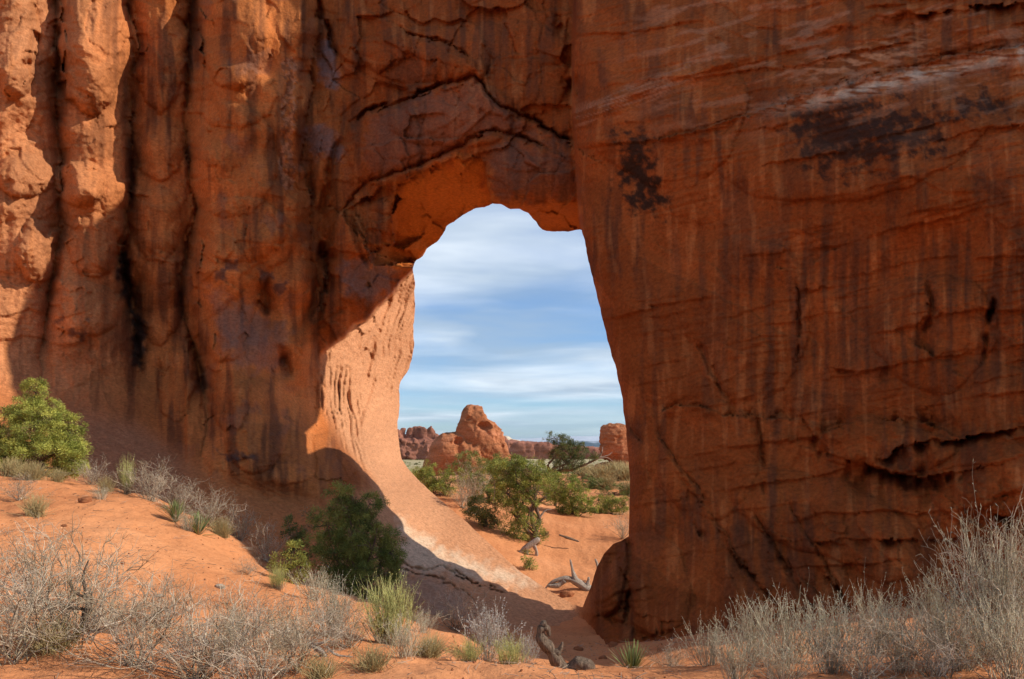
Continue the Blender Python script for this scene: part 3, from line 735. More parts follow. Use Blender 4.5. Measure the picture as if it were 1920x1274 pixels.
# ================================================================== ground
def W3(px, py, Y): p = P(px, py, Y); return (p[0], p[1], p[2])
GP = [W3(960,1274,5.0), W3(0,1274,4.4), W3(1900,1274,4.6), W3(500,1274,5.0), W3(1400,1274,5.2),
      W3(0,930,11), W3(150,905,12.6), W3(250,935,12), W3(420,1000,11.8), W3(470,1060,11.2), W3(200,1000,9.4), W3(50,1000,9.2), W3(400,1090,8.9), W3(560,1200,6.4), W3(200,1120,7.0), W3(620,1240,5.6),
      W3(650,1115,12.5), W3(560,1085,12.2), W3(750,1140,11.6), W3(850,1170,10.2), W3(900,1220,8.0), W3(1000,1230,9.2), W3(1100,1215,11.2), W3(1050,1260,7.2), W3(1180,1262,7.6),
      (-13,10.5,0.1), (-17,14,1.0), (-9.6,16,-1.3), (-6.5,16,-2.2), (-5,16,-2.9), (-3,15,-3.6), (-12,18,-0.5), (-8,20,-3),
      W3(1080,1142,16.4), W3(1020,1100,18.4), W3(940,1046,19.8), W3(900,1012,21.4), W3(850,964,24), W3(800,922,29), W3(1100,1000,24), W3(1150,960,30), W3(1050,1050,21.5), W3(1160,895,46), W3(1000,895,46), W3(1100,1090,18.8),
      (-12,30,-2.0), (-14,45,-2.4), (6,24,-3.0), (12,30,-2.6), (14,45,-2.2), (0,60,-2.5), (30,60,-3), (-30,60,-3),
      W3(1300,1215,8.6), W3(1600,1205,7.4), W3(1900,1150,6.8), (5,10,-2.4), (8,8,-2.0), (12,5,-1.5),
      (0,0,-1.62), (0,2.5,-1.62), (-4,0,-1.5), (4,0,-1.5), (0,-8,-1.6), (-12,0,-0.8), (12,0,-1.5), (-20,5,0.8), (20,-5,-1.4), (-20,-10,-0.5)]
fG = TPS(GP, 8, 4e-3)
def ground_z(x, y, detail=True):
    x = np.asarray(x, float); y = np.asarray(y, float)
    r = np.hypot(x, y-10)
    xc = np.clip(x, -34, 34); yc = np.clip(y, -14, 64)
    z = fG(xc, yc)
    far = -7.6+0.0*x
    w = smooth(48, 170, r)
    z = z*(1-w)+far*w
    und = 2.2*fbm2(x/90, y/90, 3, 131)*smooth(60, 200, r)*smooth(3000, 500, r)
    z = z+und*0.35
    if detail:
        k = smooth(60, 25, r)
        z = z+k*(0.13*fbm2(x/1.7, y/1.7, 4, 133)+0.06*fbm2(x/0.45, y/0.45, 3, 135)+0.022*fbm2(x/0.15, y/0.15, 2, 137)-0.05*np.clip(ridged2(x/1.1, y/0.8, 2, 139)-0.72, 0, 1))
    return z
def gaxis(lo, hi, fine, far0, far1, g):
    mid = np.arange(lo, hi, fine)
    up = [hi]; s = fine
    while up[-1] < far1: s *= g; up.append(up[-1]+s)
    dn = [lo]; s = fine
    while dn[-1] > far0: s *= g; dn.append(dn[-1]-s)
    return np.array(dn[1:][::-1]+list(mid)+up)
ax = gaxis(-10, 8, 0.075, -40000, 40000, 1.12); ay = gaxis(3.4, 13, 0.06, -60, 60000, 1.035)
AX, AY = np.meshgrid(ax, ay)
AZ = ground_z(AX, AY)
idx = np.arange(AX.size).reshape(AX.shape)
q = np.stack([idx[:-1, :-1], idx[:-1, 1:], idx[1:, 1:], idx[1:, :-1]], -1).reshape(-1, 4)
m = Mat('red_sand', 0.95, 0.08)
tcn = m.n('ShaderNodeTexCoord').outputs['Object']
big = m.noise(tcn, 0.35, 5, 0.6)
c = m.ramp(big, [(0.3, (0.50,0.190,0.075)), (0.5, (0.62,0.255,0.105)), (0.72, (0.69,0.31,0.14))])
fine = m.noise(tcn, 14, 6, 0.65)
c = m.mix(0.5, c, m.ramp(fine, [(0.28, (0.62,0.56,0.53)), (0.5, (1,1,1)), (0.75, (1.15,1.15,1.15))]), 'MULTIPLY')
lit = m.noise(tcn, 46, 3, 0.7)
c = m.mix(m.ramp(lit, [(0.66, (0,0,0)), (0.72, (1,1,1))]), c, (0.13,0.075,0.05))
# beyond the sandy clearing the plain is grassy
geo = m.n('ShaderNodeSeparateXYZ'); m.l(tcn, geo.inputs[0])
gn = m.noise(m.mapping(tcn, (0.02, 0.02, 1)), 1.0, 6, 0.6)
far = m.math('MULTIPLY', m.math('SUBTRACT', geo.outputs['Y'], 62.0), 0.03); far.node.use_clamp = True
gc = m.ramp(m.noise(m.mapping(tcn, (0.05, 0.05, 1)), 1.0, 8, 0.7), [(0.32, (0.17,0.145,0.07)), (0.5, (0.42,0.335,0.18)), (0.7, (0.50,0.41,0.25))])
c = m.mix(far, c, gc)
m.color(c)
h = m.noise(tcn, 5.0, 8, 0.62); h2 = m.noise(tcn, 38, 5, 0.6)
m.normal(m.bump(h2, 0.35, 0.02, m.bump(h, 0.6, 0.09)))
mat_sand = m.m
me = mesh_from('ground', np.c_[AX.ravel(), AY.ravel(), AZ.ravel()], q)
tag(link('ground', me, mat_sand), kind='structure')
# ================================================================== rocks beyond the arch
def surface_net(f, lo, hi, n):
    """closed mesh of f < 0 sampled on a box"""
    lo = np.array(lo, float); hi = np.array(hi, float); st = (hi-lo).max()/n
    dims = np.maximum(np.ceil((hi-lo)/st).astype(int)+1, 4)
    axs = [lo[i]+st*np.arange(dims[i]) for i in range(3)]
    G = np.stack(np.meshgrid(*axs, indexing='ij'), -1)
    v = f(G)
    v[0] = v[-1] = 1; v[:, 0] = v[:, -1] = 1; v[:, :, 0] = v[:, :, -1] = 1
    s = v < 0
    cd = tuple(np.array(dims)-1); acc = np.zeros(cd+(3,)); cnt = np.zeros(cd)
    cor = [(i, j, k) for i in (0, 1) for j in (0, 1) for k in (0, 1)]
    sub = lambda A, c: A[c[0]:c[0]+cd[0], c[1]:c[1]+cd[1], c[2]:c[2]+cd[2]]
    for a in cor:
        for ax_ in range(3):
            if a[ax_]: continue
            b = list(a); b[ax_] = 1
            va, vb = sub(v, a), sub(v, b); m = (va < 0) != (vb < 0)
            t = np.where(m, va/np.where(m, va-vb, 1), 0)
            p = np.zeros(cd+(3,)); p[...] = a; p[..., ax_] = t
            acc += p*m[..., None]; cnt += m
    act = cnt > 0; ids = -np.ones(cd, np.int64); ids[act] = np.arange(act.sum())
    ii = np.stack(np.where(act), 1)
    V = lo+st*(ii+acc[act]/cnt[act][:, None])
    quads = []
    for ax_ in range(3):
        u, w = [(1, 2), (2, 0), (0, 1)][ax_]
        a = [slice(None)]*3; b = [slice(None)]*3
        a[ax_] = slice(0, -1); b[ax_] = slice(1, None)
        m = s[tuple(a)] != s[tuple(b)]
        e = np.stack(np.where(m), 1)
        ok = (e[:, u] > 0) & (e[:, w] > 0) & (e[:, u] < dims[u]-1) & (e[:, w] < dims[w]-1); e = e[ok]
        def cell(du, dw):
            c = e.copy(); c[:, u] += du; c[:, w] += dw; return ids[c[:, 0], c[:, 1], c[:, 2]]
        qd = np.stack([cell(-1, -1), cell(0, -1), cell(0, 0), cell(-1, 0)], 1)
        flip = ~s[e[:, 0], e[:, 1], e[:, 2]]
        qd[flip] = qd[flip][:, ::-1]
        quads.append(qd)
    return V, np.concatenate(quads)

def lobed_rock(name, Y, lobes, cuts, namp, nsc, n, mat, label, cat, group=None, k=0.12, strata=0.0, flat=1.0):
    """rock from blended rounded masses; lobes as (px, py, rx, ry, power[, dy px]) at distance Y; unit = picture pixel at that distance"""
    u = Y/FPX
    L_ = [(l[0], l[1], l[2], l[3], l[4], l[5] if len(l) > 5 else 0) for l in lobes]
    x0 = min(l[0]-l[2] for l in L_)-6; x1 = max(l[0]+l[2] for l in L_)+6
    y0 = min(l[1]-l[3] for l in L_)-6; y1 = max(l[1]+l[3] for l in L_)+6
    dmax = max(l[2]*flat+abs(l[5]) for l in L_)+6
    def f(G):
        a, d, b = G[..., 0], G[..., 1], G[..., 2]
        nz = fbm3(G/nsc, 5, 0.55); nz2 = fbm3(G/(nsc*0.35)+9, 3, 0.5)
        w = G+np.stack([nz, nz2*0.5, nz2*0.6], -1)*nsc*0.22
        acc = 0
        for (cx, cy, rx_, ry_, p, dy) in L_:
            e = (np.abs((w[..., 0]-cx)/rx_)**p+np.abs((w[..., 1]-dy)/(rx_*flat))**p+np.abs((w[..., 2]-cy)/ry_)**p)**(1/p)-1
            acc = acc+np.exp(-e/k)
        v = -k*np.log(acc+1e-12)
        for (cx, cy, rx_, ry_, dy) in cuts:
            e = 1-np.sqrt(((w[..., 0]-cx)/rx_)**2+((w[..., 1]-dy)/rx_)**2+((w[..., 2]-cy)/ry_)**2)
            v = np.maximum(v, e*0.6)
        rid = 1-np.abs(fbm3(G/(nsc*0.8)+31, 3, 0.5))*2
        v = v+namp*(nz*0.7+0.35*nz2)+namp*0.25*np.clip(rid-0.6, 0, 1)
        if strata: v = v+strata*np.sin((G[..., 2]+3*nz)*0.9)*(0.5+0.5*nz2)
        return v
    V, Q = surface_net(f, (x0, -dmax, y0), (x1, dmax, y1), n)
    c = P((x0+x1)/2, y1, Y)
    Wd = np.c_[(V[:, 0]-CX)*u, Y+V[:, 1]*u, (HY-V[:, 2])*u]
    o = link(name, mesh_from(name, Wd-c, Q), mat, loc=tuple(c))
    tag(o, label, cat, group)
    return o
mat_butte = rock_material('butte_sandstone', False, (0.42,0.155,0.065), 1.4, 1.0, 0.55)
mat_far = rock_material('far_sandstone', False, (0.30,0.12,0.075), 1.0, 1.0, 0.12)
mat_palerock = rock_material('pale_caprock', False, (0.55,0.44,0.32), 1.0, 1.0, 0.12)
lobed_rock('sandstone_butte', 75, [(885,776,20,16,2.1,2),(888,792,27,26,2.3),(878,808,22,24,2.2,-4),(900,818,34,36,2.2),(912,842,34,38,2.2),(926,866,28,42,2.2,4),(848,850,40,40,2.1,-8),(834,876,38,32,2.2,-4),(880,868,34,36,2.2,-16),(900,902,60,30,2.4)],
           [(908,800,14,9,-30),(866,852,7,34,-46),(880,786,9,5,-30),(862,826,9,9,-34),(918,850,5,26,-40)], 0.12, 30, 105, mat_butte,
           'tall tapering red sandstone knob with a low left shoulder seen through the arch', 'rock formation', k=0.06)
lobed_rock('sandstone_block', 60, [(1155,830,30,33,3.2),(1150,806,25,10,2.6),(1168,862,24,30,3,-6),(1190,850,26,48,3,4),(1150,885,40,18,2.5)],
           [(1150,870,10,20,-30)], 0.10, 30, 70, mat_butte, 'flat topped orange sandstone block beside the right edge of the opening', 'rock formation', k=0.06, strata=0.025)
fin = [(720,850,50,28,5),(775,850,45,26,5,4),(815,858,22,22,4)]
for cx, cy, rx_, ry_ in [(754,812,5,10),(768,815,7,13),(776,808,4,9),(784,812,9,12),(794,812,8,12),(807,815,7,14),(808,806,3,8),(818,828,7,14),(800,834,10,14),(762,835,14,10),(742,820,12,16),(726,812,10,18),(785,832,10,12),(735,836,14,18)]:
    fin.append((cx, cy, rx_, ry_, 2.6, (cx*7 % 11)-5))
lobed_rock('sandstone_fins', 400, fin, [], 0.22, 14, 105, mat_far, 'distant dark red fins with small spires left of the round knob', 'rock formation', k=0.09, flat=0.7)
cl = [(960,850,40,22,5),(1000,850,36,20,5,-4),(1040,852,36,17,5,2),(1085,852,40,14,4),(1130,853,40,13,4),(1180,852,40,15,4),(925,842,30,26,4)]
for cx, cy, rx_, ry_ in [(952,838,8,12),(975,840,9,12),(992,842,8,12),(1012,843,7,12),(1022,842,9,11),(1050,846,8,10)]: cl.append((cx, cy, rx_, ry_, 2.6, -24))
lobed_rock('red_cliff', 430, cl, [(1004,856,4,10,-30)], 0.17, 16, 160, mat_far, 'long low dark red cliff right of the round knob', 'cliff', k=0.09, flat=0.7)
lobed_rock('pale_dome', 470, [(945,832,17,14,2.4),(962,836,16,12,2.4),(975,840,20,10,2.4),(1012,842,26,8,2.6)], [], 0.14, 10, 70, mat_palerock, 'pale cream rock domes on top of the distant red cliff', 'rock formation')
# blue mountains on the horizon
mx = np.linspace(-16000, 22000, 500); my = np.linspace(0, 9000, 60)
MX, MY = np.meshgrid(mx, my)
prof = np.sin(np.pi*np.clip(MY/9000, 0, 1))**0.8
MZ = -9+prof*(270+230*ridged2(MX/5200, MY/4200, 5, 141)+70*fbm2(MX/14000, MY/9000, 2, 143))*(0.5+0.5*smooth(-3000, 1500, MX))
idx = np.arange(MX.size).reshape(MX.shape)
q = np.stack([idx[:-1, :-1], idx[:-1, 1:], idx[1:, 1:], idx[1:, :-1]], -1).reshape(-1, 4)
m = Mat('mountain_forest', 0.95, 0.05)
tcn = m.n('ShaderNodeTexCoord').outputs['Object']
gz = m.n('ShaderNodeSeparateXYZ'); m.l(tcn, gz.inputs[0])
nz = m.noise(m.mapping(tcn, (0.0012, 0.0012, 0.004)), 1.0, 8, 0.65)
snow = m.math('ADD', m.math('MULTIPLY', gz.outputs['Z'], 0.0022), m.math('MULTIPLY', nz, 0.9))
m.color(m.ramp(snow, [(0.78, (0.03,0.045,0.04)), (0.98, (0.5,0.52,0.55))]))
o = link('mountains', mesh_from('mountains', np.c_[MX.ravel(), MY.ravel()+26000, MZ.ravel()], q), m.m)
tag(o, kind='structure')
# ================================================================== plant builders
def tubes(lines, sides=3, want_ids=False):
    """lines: list of (points (k,3), radii (k,)) -> verts, quad faces"""
    V = []; Fq = []; off = 0; ids_ = []
    by = {}
    for n_, (p, r) in enumerate(lines): by.setdefault(len(p), []).append((p, r, n_))
    for k, L_ in by.items():
        p = np.array([a[0] for a in L_], float); r = np.array([a[1] for a in L_], float); ids_.append(np.repeat([a[2] for a in L_], k*sides))
        t = np.gradient(p, axis=1); t /= np.linalg.norm(t, axis=2, keepdims=True)+1e-9
        ref = np.where(np.abs(t[..., 2:3]) > 0.9, np.array([1.0, 0, 0]), np.array([0, 0, 1.0]))
        a = np.cross(t, ref); a /= np.linalg.norm(a, axis=2, keepdims=True)+1e-9
        b = np.cross(t, a)
        ang = np.arange(sides)*2*np.pi/sides
        ring = p[:, :, None]+r[:, :, None, None]*(a[:, :, None]*np.cos(ang)[None, None, :, None]+b[:, :, None]*np.sin(ang)[None, None, :, None])
        n = len(L_); V.append(ring.reshape(-1, 3))
        i = off+np.arange(n*k*sides).reshape(n, k, sides); j = np.roll(i, -1, 2)
        Fq.append(np.stack([i[:, :-1], j[:, :-1], j[:, 1:], i[:, 1:]], -1).reshape(-1, 4))
        off += n*k*sides
    if want_ids: return np.concatenate(V), np.concatenate(Fq), np.concatenate(ids_)
    return np.concatenate(V), np.concatenate(Fq)

def blades(c, d, length, width, rng, fold=0.0):
    """diamond leaves at c pointing along d"""
    n = len(c)
    r = rng.normal(size=(n, 3)); s = np.cross(d, r); s /= np.linalg.norm(s, axis=1, keepdims=True)+1e-9
    length = np.broadcast_to(length, (n,))[:, None]; width = np.broadcast_to(width, (n,))[:, None]
    v = np.stack([c, c+d*length*0.5+s*width*0.5, c+d*length, c+d*length*0.5-s*width*0.5], 1)
    return v.reshape(-1, 3), np.arange(4*n).reshape(n, 4)

def wander(rng, p, d, length, k, bend=0.25, lift=0.0):
    """a crooked line of k points"""
    pts = [np.array(p, float)]; d = np.array(d, float); d /= np.linalg.norm(d)
    st = length/(k-1)
    for _ in range(k-1):
        d = d+rng.normal(size=3)*bend; d[2] += lift; d /= np.linalg.norm(d)
        pts.append(pts[-1]+d*st)
    return np.array(pts)

def plant_material(name, attr, rough=0.8, trans=0.25, spec=0.15):
    m = Mat(name, rough, spec)
    a = m.n('ShaderNodeVertexColor'); a.layer_name = attr
    tcn = m.n('ShaderNodeTexCoord').outputs['Object']
    c = m.mix(0.5, a.outputs[0], m.ramp(m.noise(tcn, 7.0, 4, 0.6), [(0.3, (0.65,0.65,0.65)), (0.7, (1.3,1.28,1.2))]), 'MULTIPLY')
    m.color(c)
    if trans:
        tr = m.n('ShaderNodeBsdfTranslucent'); m.l(c, tr.inputs['Color'])
        mx_ = m.n('ShaderNodeMixShader'); mx_.inputs[0].default_value = trans
        m.l(m.b.outputs[0], mx_.inputs[1]); m.l(tr.outputs[0], mx_.inputs[2]); m.l(mx_.outputs[0], m.out.inputs['Surface'])
    return m.m
mat_leaf = plant_material('juniper_foliage', 'leaf_colour', 0.75, 0.22)
mat_twig = plant_material('dry_twigs', 'leaf_colour', 0.9, 0.0)
mat_stem = plant_material('green_stems', 'leaf_colour', 0.8, 0.12)
def wood_material(name, c0, c1):
    m = Mat(name, 0.9, 0.15)
    tcn = m.n('ShaderNodeTexCoord').outputs['Object']
    nz = m.noise(m.mapping(tcn, (46, 46, 9)), 1.0, 7, 0.72, 1.2)
    m.color(m.ramp(nz, [(0.3, c0), (0.68, c1)])); m.normal(m.bump(nz, 1.0, 0.035))
    return m.m
mat_bark = wood_material('juniper_bark', (0.09,0.055,0.038), (0.30,0.20,0.14))
mat_deadwood = wood_material('bleached_deadwood', (0.17,0.13,0.105), (0.60,0.50,0.40))
mat_greywood = wood_material('weathered_grey_wood', (0.045,0.030,0.022), (0.33,0.235,0.16))

def limb_mesh(name, lines, sides=10, rough=0.15, seed=0):
    """knotty wood: tubes with uneven girth and closed ends"""
    V = []; Q = []; off = 0; rng = np.random.default_rng(seed)
    for p, r in lines:
        p = np.array(p, float); r = np.array(r, float)
        n = max(4, len(p)*5); s = np.linspace(0, len(p)-1, n)
        # Catmull-Rom through the points
        i1 = np.clip(np.floor(s).astype(int), 0, len(p)-2); t = (s-i1)[:, None]
        g = lambda k: p[np.clip(i1+k, 0, len(p)-1)]
        pc = 0.5*((2*g(0))+(-g(-1)+g(1))*t+(2*g(-1)-5*g(0)+4*g(1)-g(2))*t**2+(-g(-1)+3*g(0)-3*g(1)+g(2))*t**3)
        rc = np.interp(s, np.arange(len(r)), r)
        rc[0] *= 0.5; rc[-1] *= 0.4; rc *= 1+0.18*np.sin(s*4.1+seed)*np.sin(s*1.7)
        v, f = tubes([(pc, rc)], sides)
        ctr = np.repeat(pc, sides, 0); dv = v-ctr
        nz = 0.6*fbm3(v/ (3.0*np.maximum(r.max(), 0.01))+seed, 3, 0.6)
        an = np.tile(np.arange(sides), n)*2*np.pi/sides; ridge = np.cos(an*4+np.repeat(s, sides)*0.9+seed)+0.7*np.cos(an*7-np.repeat(s, sides)*0.5+seed*2)
        v = ctr+dv*(1+rough*2.0*nz+rough*0.5*ridge)[:, None]
        V.append(v); Q.append(f+off)
        base = off; off += len(v)
        # caps
        for e_, ring in ((0, range(sides-1, -1, -1)), (n-1, range(sides))):
            ids = [base+e_*sides+k for k in ring]
            for k in range(1, sides-2, 2): Q.append(np.array([[ids[0], ids[k], ids[k+1], ids[k+2]]]))
    return mesh_from(name, np.concatenate(V), np.concatenate(Q))

def juniper(label, Y, base, lobes, seed, hue=(0.10,0.16,0.03), dark=(0.045,0.085,0.022), tuft=0.14, sprig=(0.055,0.017), per=55, dens=1.0, skip=0.18, name='juniper_tree', cat='juniper',
            group=None, trunks=None, dead=None, girth=0.07, depth=0.9, yellow=0.25, limbs=True, grow=1.0):
    """lobes (px, py, rx, ry) place the masses of the crown at distance Y"""
    rng = np.random.default_rng(seed); u = Y/FPX
    bx_ = (base[0]-CX)*u; bz = float(ground_z(bx_, Y, False))
    root = empty(name, (bx_, Y, bz)); tag(root, label, cat, group)
    org = np.array([bx_, Y, bz])
    cen = []; TC = []; TD = []; TL = []
    for i, (px, py, rx_, ry_) in enumerate(lobes):
        rx_ *= grow; ry_ *= grow
        c = P(px, py, Y); dy = rng.uniform(-0.45, 0.45)*rx_*u*depth; c = c+np.array([0, dy, 0])-org
        rr = np.array([rx_*u, rx_*u*depth, ry_*u]); cen.append((c, rr))
        area = 4*np.pi*((rr[0]*rr[1])**1.6/3+(rr[0]*rr[2])**1.6/3+(rr[1]*rr[2])**1.6/3)**(1/1.6)
        n = max(5, int(dens*area/(tuft*tuft*1.7)))
        d = rng.normal(size=(n, 3)); d /= np.linalg.norm(d, axis=1, keepdims=True)
        rad = rng.uniform(0.55, 1.0, n)**0.5
        p = c+d*rr*rad[:, None]*(1+0.18*rng.normal(size=(n, 1)))
        nz = fbm3(p/(tuft*4.5)+seed, 2)
        kp = (rng.random(n) > skip) & (nz > -0.28)
        TC.append(p[kp]); TD.append(d[kp]); TL.append(np.full(kp.sum(), i))
    TC = np.concatenate(TC); TD = np.concatenate(TD); TL = np.concatenate(TL)
    lo_z = 0.04
    kp = TC[:, 2] > lo_z; TC, TD, TL = TC[kp], TD[kp], TL[kp]
    nt_ = len(TC)
    tr = tuft*rng.uniform(0.6, 1.25, nt_)
    ci = np.repeat(np.arange(nt_), per)
    dd = rng.normal(size=(len(ci), 3)); dd /= np.linalg.norm(dd, axis=1, keepdims=True)
    dd = dd+0.55*TD[ci]; dd[:, 2] += 0.35; dd /= np.linalg.norm(dd, axis=1, keepdims=True)
    pos = TC[ci]+dd*(tr[ci]*rng.uniform(0.15, 0.95, len(ci)))[:, None]
    sz = rng.uniform(0.55, 1.5, nt_)[ci]; ln = sprig[0]*sz*rng.uniform(0.6, 1.4, len(ci)); wd = sprig[1]*sz**0.5*rng.uniform(0.6, 1.3, len(ci))
    dl = dd+0.6*rng.normal(size=dd.shape); dl /= np.linalg.norm(dl, axis=1, keepdims=True)
    V, Q = blades(pos, dl, ln, wd, rng)
    tone = np.clip(0.5+0.40*rng.normal(size=nt_)+0.25*fbm3(TC/(tuft*5)+seed+4, 2), 0, 1)
    yel = (rng.random(nt_) < yellow)*rng.uniform(0.2, 0.8, nt_)
    tcol = np.array(dark)+(np.array(hue)-np.array(dark))*tone[:, None]
    tcol = tcol+(np.array([0.22, 0.20, 0.035])-tcol)*(0.6*yel)[:, None]
    brown = rng.random(nt_) < 0.05
    tcol[brown] = np.array([0.24, 0.16, 0.085])
    cc = tcol[ci]*rng.uniform(0.75, 1.25, (len(ci), 1))
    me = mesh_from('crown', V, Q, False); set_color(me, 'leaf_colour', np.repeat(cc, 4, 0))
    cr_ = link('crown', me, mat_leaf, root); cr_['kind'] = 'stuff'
    # trunk and limbs
    L_ = []
    if trunks is None: trunks = [[(0, 0)]]
    c_all = np.array([c for c, _ in cen]); top = c_all[:, 2].max()
    stems = []
    for t_ in trunks:
        pts = [np.array([0, 0, -0.12])]+[P(a, b, Y)-org for a, b in t_] if t_ != [(0, 0)] else [np.array([0, 0, -0.12]), np.array([0.05, 0, 0.2*top]), np.array([-0.04, 0.03, 0.45*top]), c_all.mean(0)*0.7+np.array([0, 0, 0.2*top])]
        rr = np.linspace(girth, girth*0.35, len(pts)); stems.append((np.array(pts), rr)); L_.append((pts, rr))
    tk = link('trunk', limb_mesh('trunk', L_, 9, 0.16, seed), mat_bark, root)
    if limbs:
        LL = []; tw = []
        for i, (c, rr) in enumerate(cen):
            sp, sr = stems[i % len(stems)]
            j = int(np.argmin(np.linalg.norm(sp-(c*0.55), axis=1))); a = sp[j]
            mid = a*0.5+c*0.5+rng.normal(size=3)*0.12*np.linalg.norm(c-a)
            LL.append(([a, mid, c], [sr[j]*0.6, sr[j]*0.42, sr[j]*0.2]))
            sel = np.where(TL == i)[0]
            for s_ in rng.permutation(sel)[:10]:
                e_ = TC[s_]; m_ = (c+e_)/2+rng.normal(size=3)*0.05
                tw.append((np.array([c, m_, e_]), np.array([sr[j]*0.22, sr[j]*0.14, sr[j]*0.08])))
        lv = limb_mesh('limbs', LL, 6, 0.14, seed+1)
        lo_ = link('limbs', lv, mat_bark, root); lo_['kind'] = 'stuff'
        v, f = tubes(tw, 4); me = mesh_from('branchlets', v, f); bo = link('branchlets', me, mat_bark, root); bo['kind'] = 'stuff'
    if dead:
        for j, (pts, r0) in enumerate(dead):
            pp = [P(a, b, Y)-org for a, b in pts]
            link('dead_branch', limb_mesh('dead_branch', [(pp, np.linspace(r0, r0*0.3, len(pp)))], 7, 0.15, seed+j), mat_deadwood, root)
    return root

G_BG = 'junipers beyond the arch'
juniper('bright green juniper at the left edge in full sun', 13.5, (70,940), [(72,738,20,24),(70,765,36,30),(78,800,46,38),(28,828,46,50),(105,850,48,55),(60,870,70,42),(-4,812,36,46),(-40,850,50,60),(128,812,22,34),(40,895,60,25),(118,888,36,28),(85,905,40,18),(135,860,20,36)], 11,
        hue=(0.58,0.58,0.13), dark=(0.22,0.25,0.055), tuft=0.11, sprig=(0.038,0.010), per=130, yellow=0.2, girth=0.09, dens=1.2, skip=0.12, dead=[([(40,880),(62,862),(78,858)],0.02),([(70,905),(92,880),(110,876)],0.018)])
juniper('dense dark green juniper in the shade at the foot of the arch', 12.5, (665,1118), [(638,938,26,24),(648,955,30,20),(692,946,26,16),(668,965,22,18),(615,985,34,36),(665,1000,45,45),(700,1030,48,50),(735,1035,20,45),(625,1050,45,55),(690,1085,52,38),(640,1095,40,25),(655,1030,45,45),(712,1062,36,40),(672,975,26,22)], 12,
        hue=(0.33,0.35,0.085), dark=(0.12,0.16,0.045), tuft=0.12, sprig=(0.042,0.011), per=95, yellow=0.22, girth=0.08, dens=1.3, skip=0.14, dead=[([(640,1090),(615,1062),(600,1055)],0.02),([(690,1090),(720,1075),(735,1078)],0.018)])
juniper('small yellow-green juniper bush left of the dark juniper', 10.3, (545,1120), [(548,1035,18,18),(535,1058,22,20),(558,1070,18,20),(530,1085,24,20),(560,1095,22,18)], 13,
        hue=(0.46,0.43,0.10), dark=(0.20,0.22,0.05), tuft=0.10, sprig=(0.045,0.012), per=70, yellow=0.5, girth=0.03, dens=0.8, skip=0.2)
juniper('small dark juniper sprout behind the yellow-green bush', 13.2, (560,1090), [(541,986,14,14),(552,1004,18,12),(566,1016,14,14),(560,1040,20,22)], 14,
        hue=(0.20,0.24,0.07), dark=(0.08,0.12,0.04), tuft=0.10, sprig=(0.045,0.012), per=70, girth=0.03, skip=0.15)
bgk = dict(tuft=0.15, sprig=(0.062,0.016), per=70, group=G_BG, hue=(0.42,0.44,0.10), dark=(0.15,0.19,0.05), yellow=0.25, grow=1.16, dens=1.1, skip=0.26)
juniper('rounded juniper just left below the red knob', 28, (832,965), [(812,893,26,18),(835,915,28,24),(800,905,18,16),(850,900,20,20),(838,940,22,22),(815,925,20,18)], 21, **bgk)
juniper('pale thin juniper in front of the red knob', 33, (885,945), [(880,862,22,14),(898,876,20,14),(866,880,16,14),(885,900,22,16)], 22, **{**bgk, 'skip': 0.4, 'hue': (0.30,0.34,0.11)})
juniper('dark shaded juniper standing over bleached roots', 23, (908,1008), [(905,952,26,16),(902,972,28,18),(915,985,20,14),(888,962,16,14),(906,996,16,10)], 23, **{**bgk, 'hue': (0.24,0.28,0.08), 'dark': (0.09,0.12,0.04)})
juniper('big spreading juniper with bare red trunks in the middle of the opening', 22.5, (1003,1030), [(938,872,26,14),(965,872,24,12),(992,880,30,15),(1010,892,20,16),(955,895,32,18),(985,905,34,20),(950,925,26,20),(975,945,26,20),(1008,922,22,20),(962,965,22,20),(985,978,20,20),(968,1008,20,16),(1006,1003,14,13),(960,992,16,14)], 24,
        **{**bgk, 'trunks': [[(1003,1000),(997,965),(1003,935),(1000,905)],[(1003,1005),(1012,975),(1006,950),(1025,930)],[(1000,1010),(985,990),(970,960),(962,930)]], 'girth': 0.09, 'dead': [([(1003,985),(1020,960),(1034,955)],0.04),([(925,940),(928,915),(924,890)],0.025)]})
juniper('bright green drooping juniper right of the big one', 27, (1072,988), [(1052,903,22,14),(1068,915,24,18),(1045,925,18,14),(1078,938,24,22),(1092,962,18,18),(1075,965,22,15),(1060,945,20,16)], 25, **{**bgk, 'hue': (0.38,0.45,0.09)})
juniper('low juniper against the right edge of the opening', 29, (1145,992), [(1128,948,20,14),(1150,950,22,14),(1172,945,18,16),(1140,970,22,14),(1165,972,20,14),(1118,965,14,12)], 26, **bgk)
juniper('gnarled pinyon with long dead branches below the blue mountains', 34, (1040,892), [(1042,822,14,8),(1055,832,16,10),(1062,846,22,12),(1050,858,18,14),(1078,838,12,9),(1088,852,18,9),(1070,868,22,12),(1096,838,7,7),(1108,856,12,6),(1055,874,16,10)], 27,
        name='pinyon_pine', cat='pine', **{**bgk, 'hue': (0.20,0.24,0.09), 'dark': (0.07,0.10,0.04), 'skip': 0.3, 'group': None, 'trunks': [[(1030,885),(1028,872),(1040,858),(1050,842)],[(1050,886),(1070,882),(1085,876),(1105,868),(1122,858),(1130,846)]], 'girth': 0.085,
        'dead': [([(1118,860),(1128,848),(1130,838)],0.04),([(1122,858),(1140,854),(1148,848)],0.035),([(1110,866),(1135,858),(1150,866)],0.03),([(1070,882),(1078,866),(1080,856)],0.035)]})
juniper('low round juniper on the sand behind the drooping juniper', 38, (1112,925), [(1105,905,14,9),(1122,908,16,9),(1112,915,20,8)], 28, **{**bgk, 'limbs': False, 'hue': (0.24,0.29,0.10)})
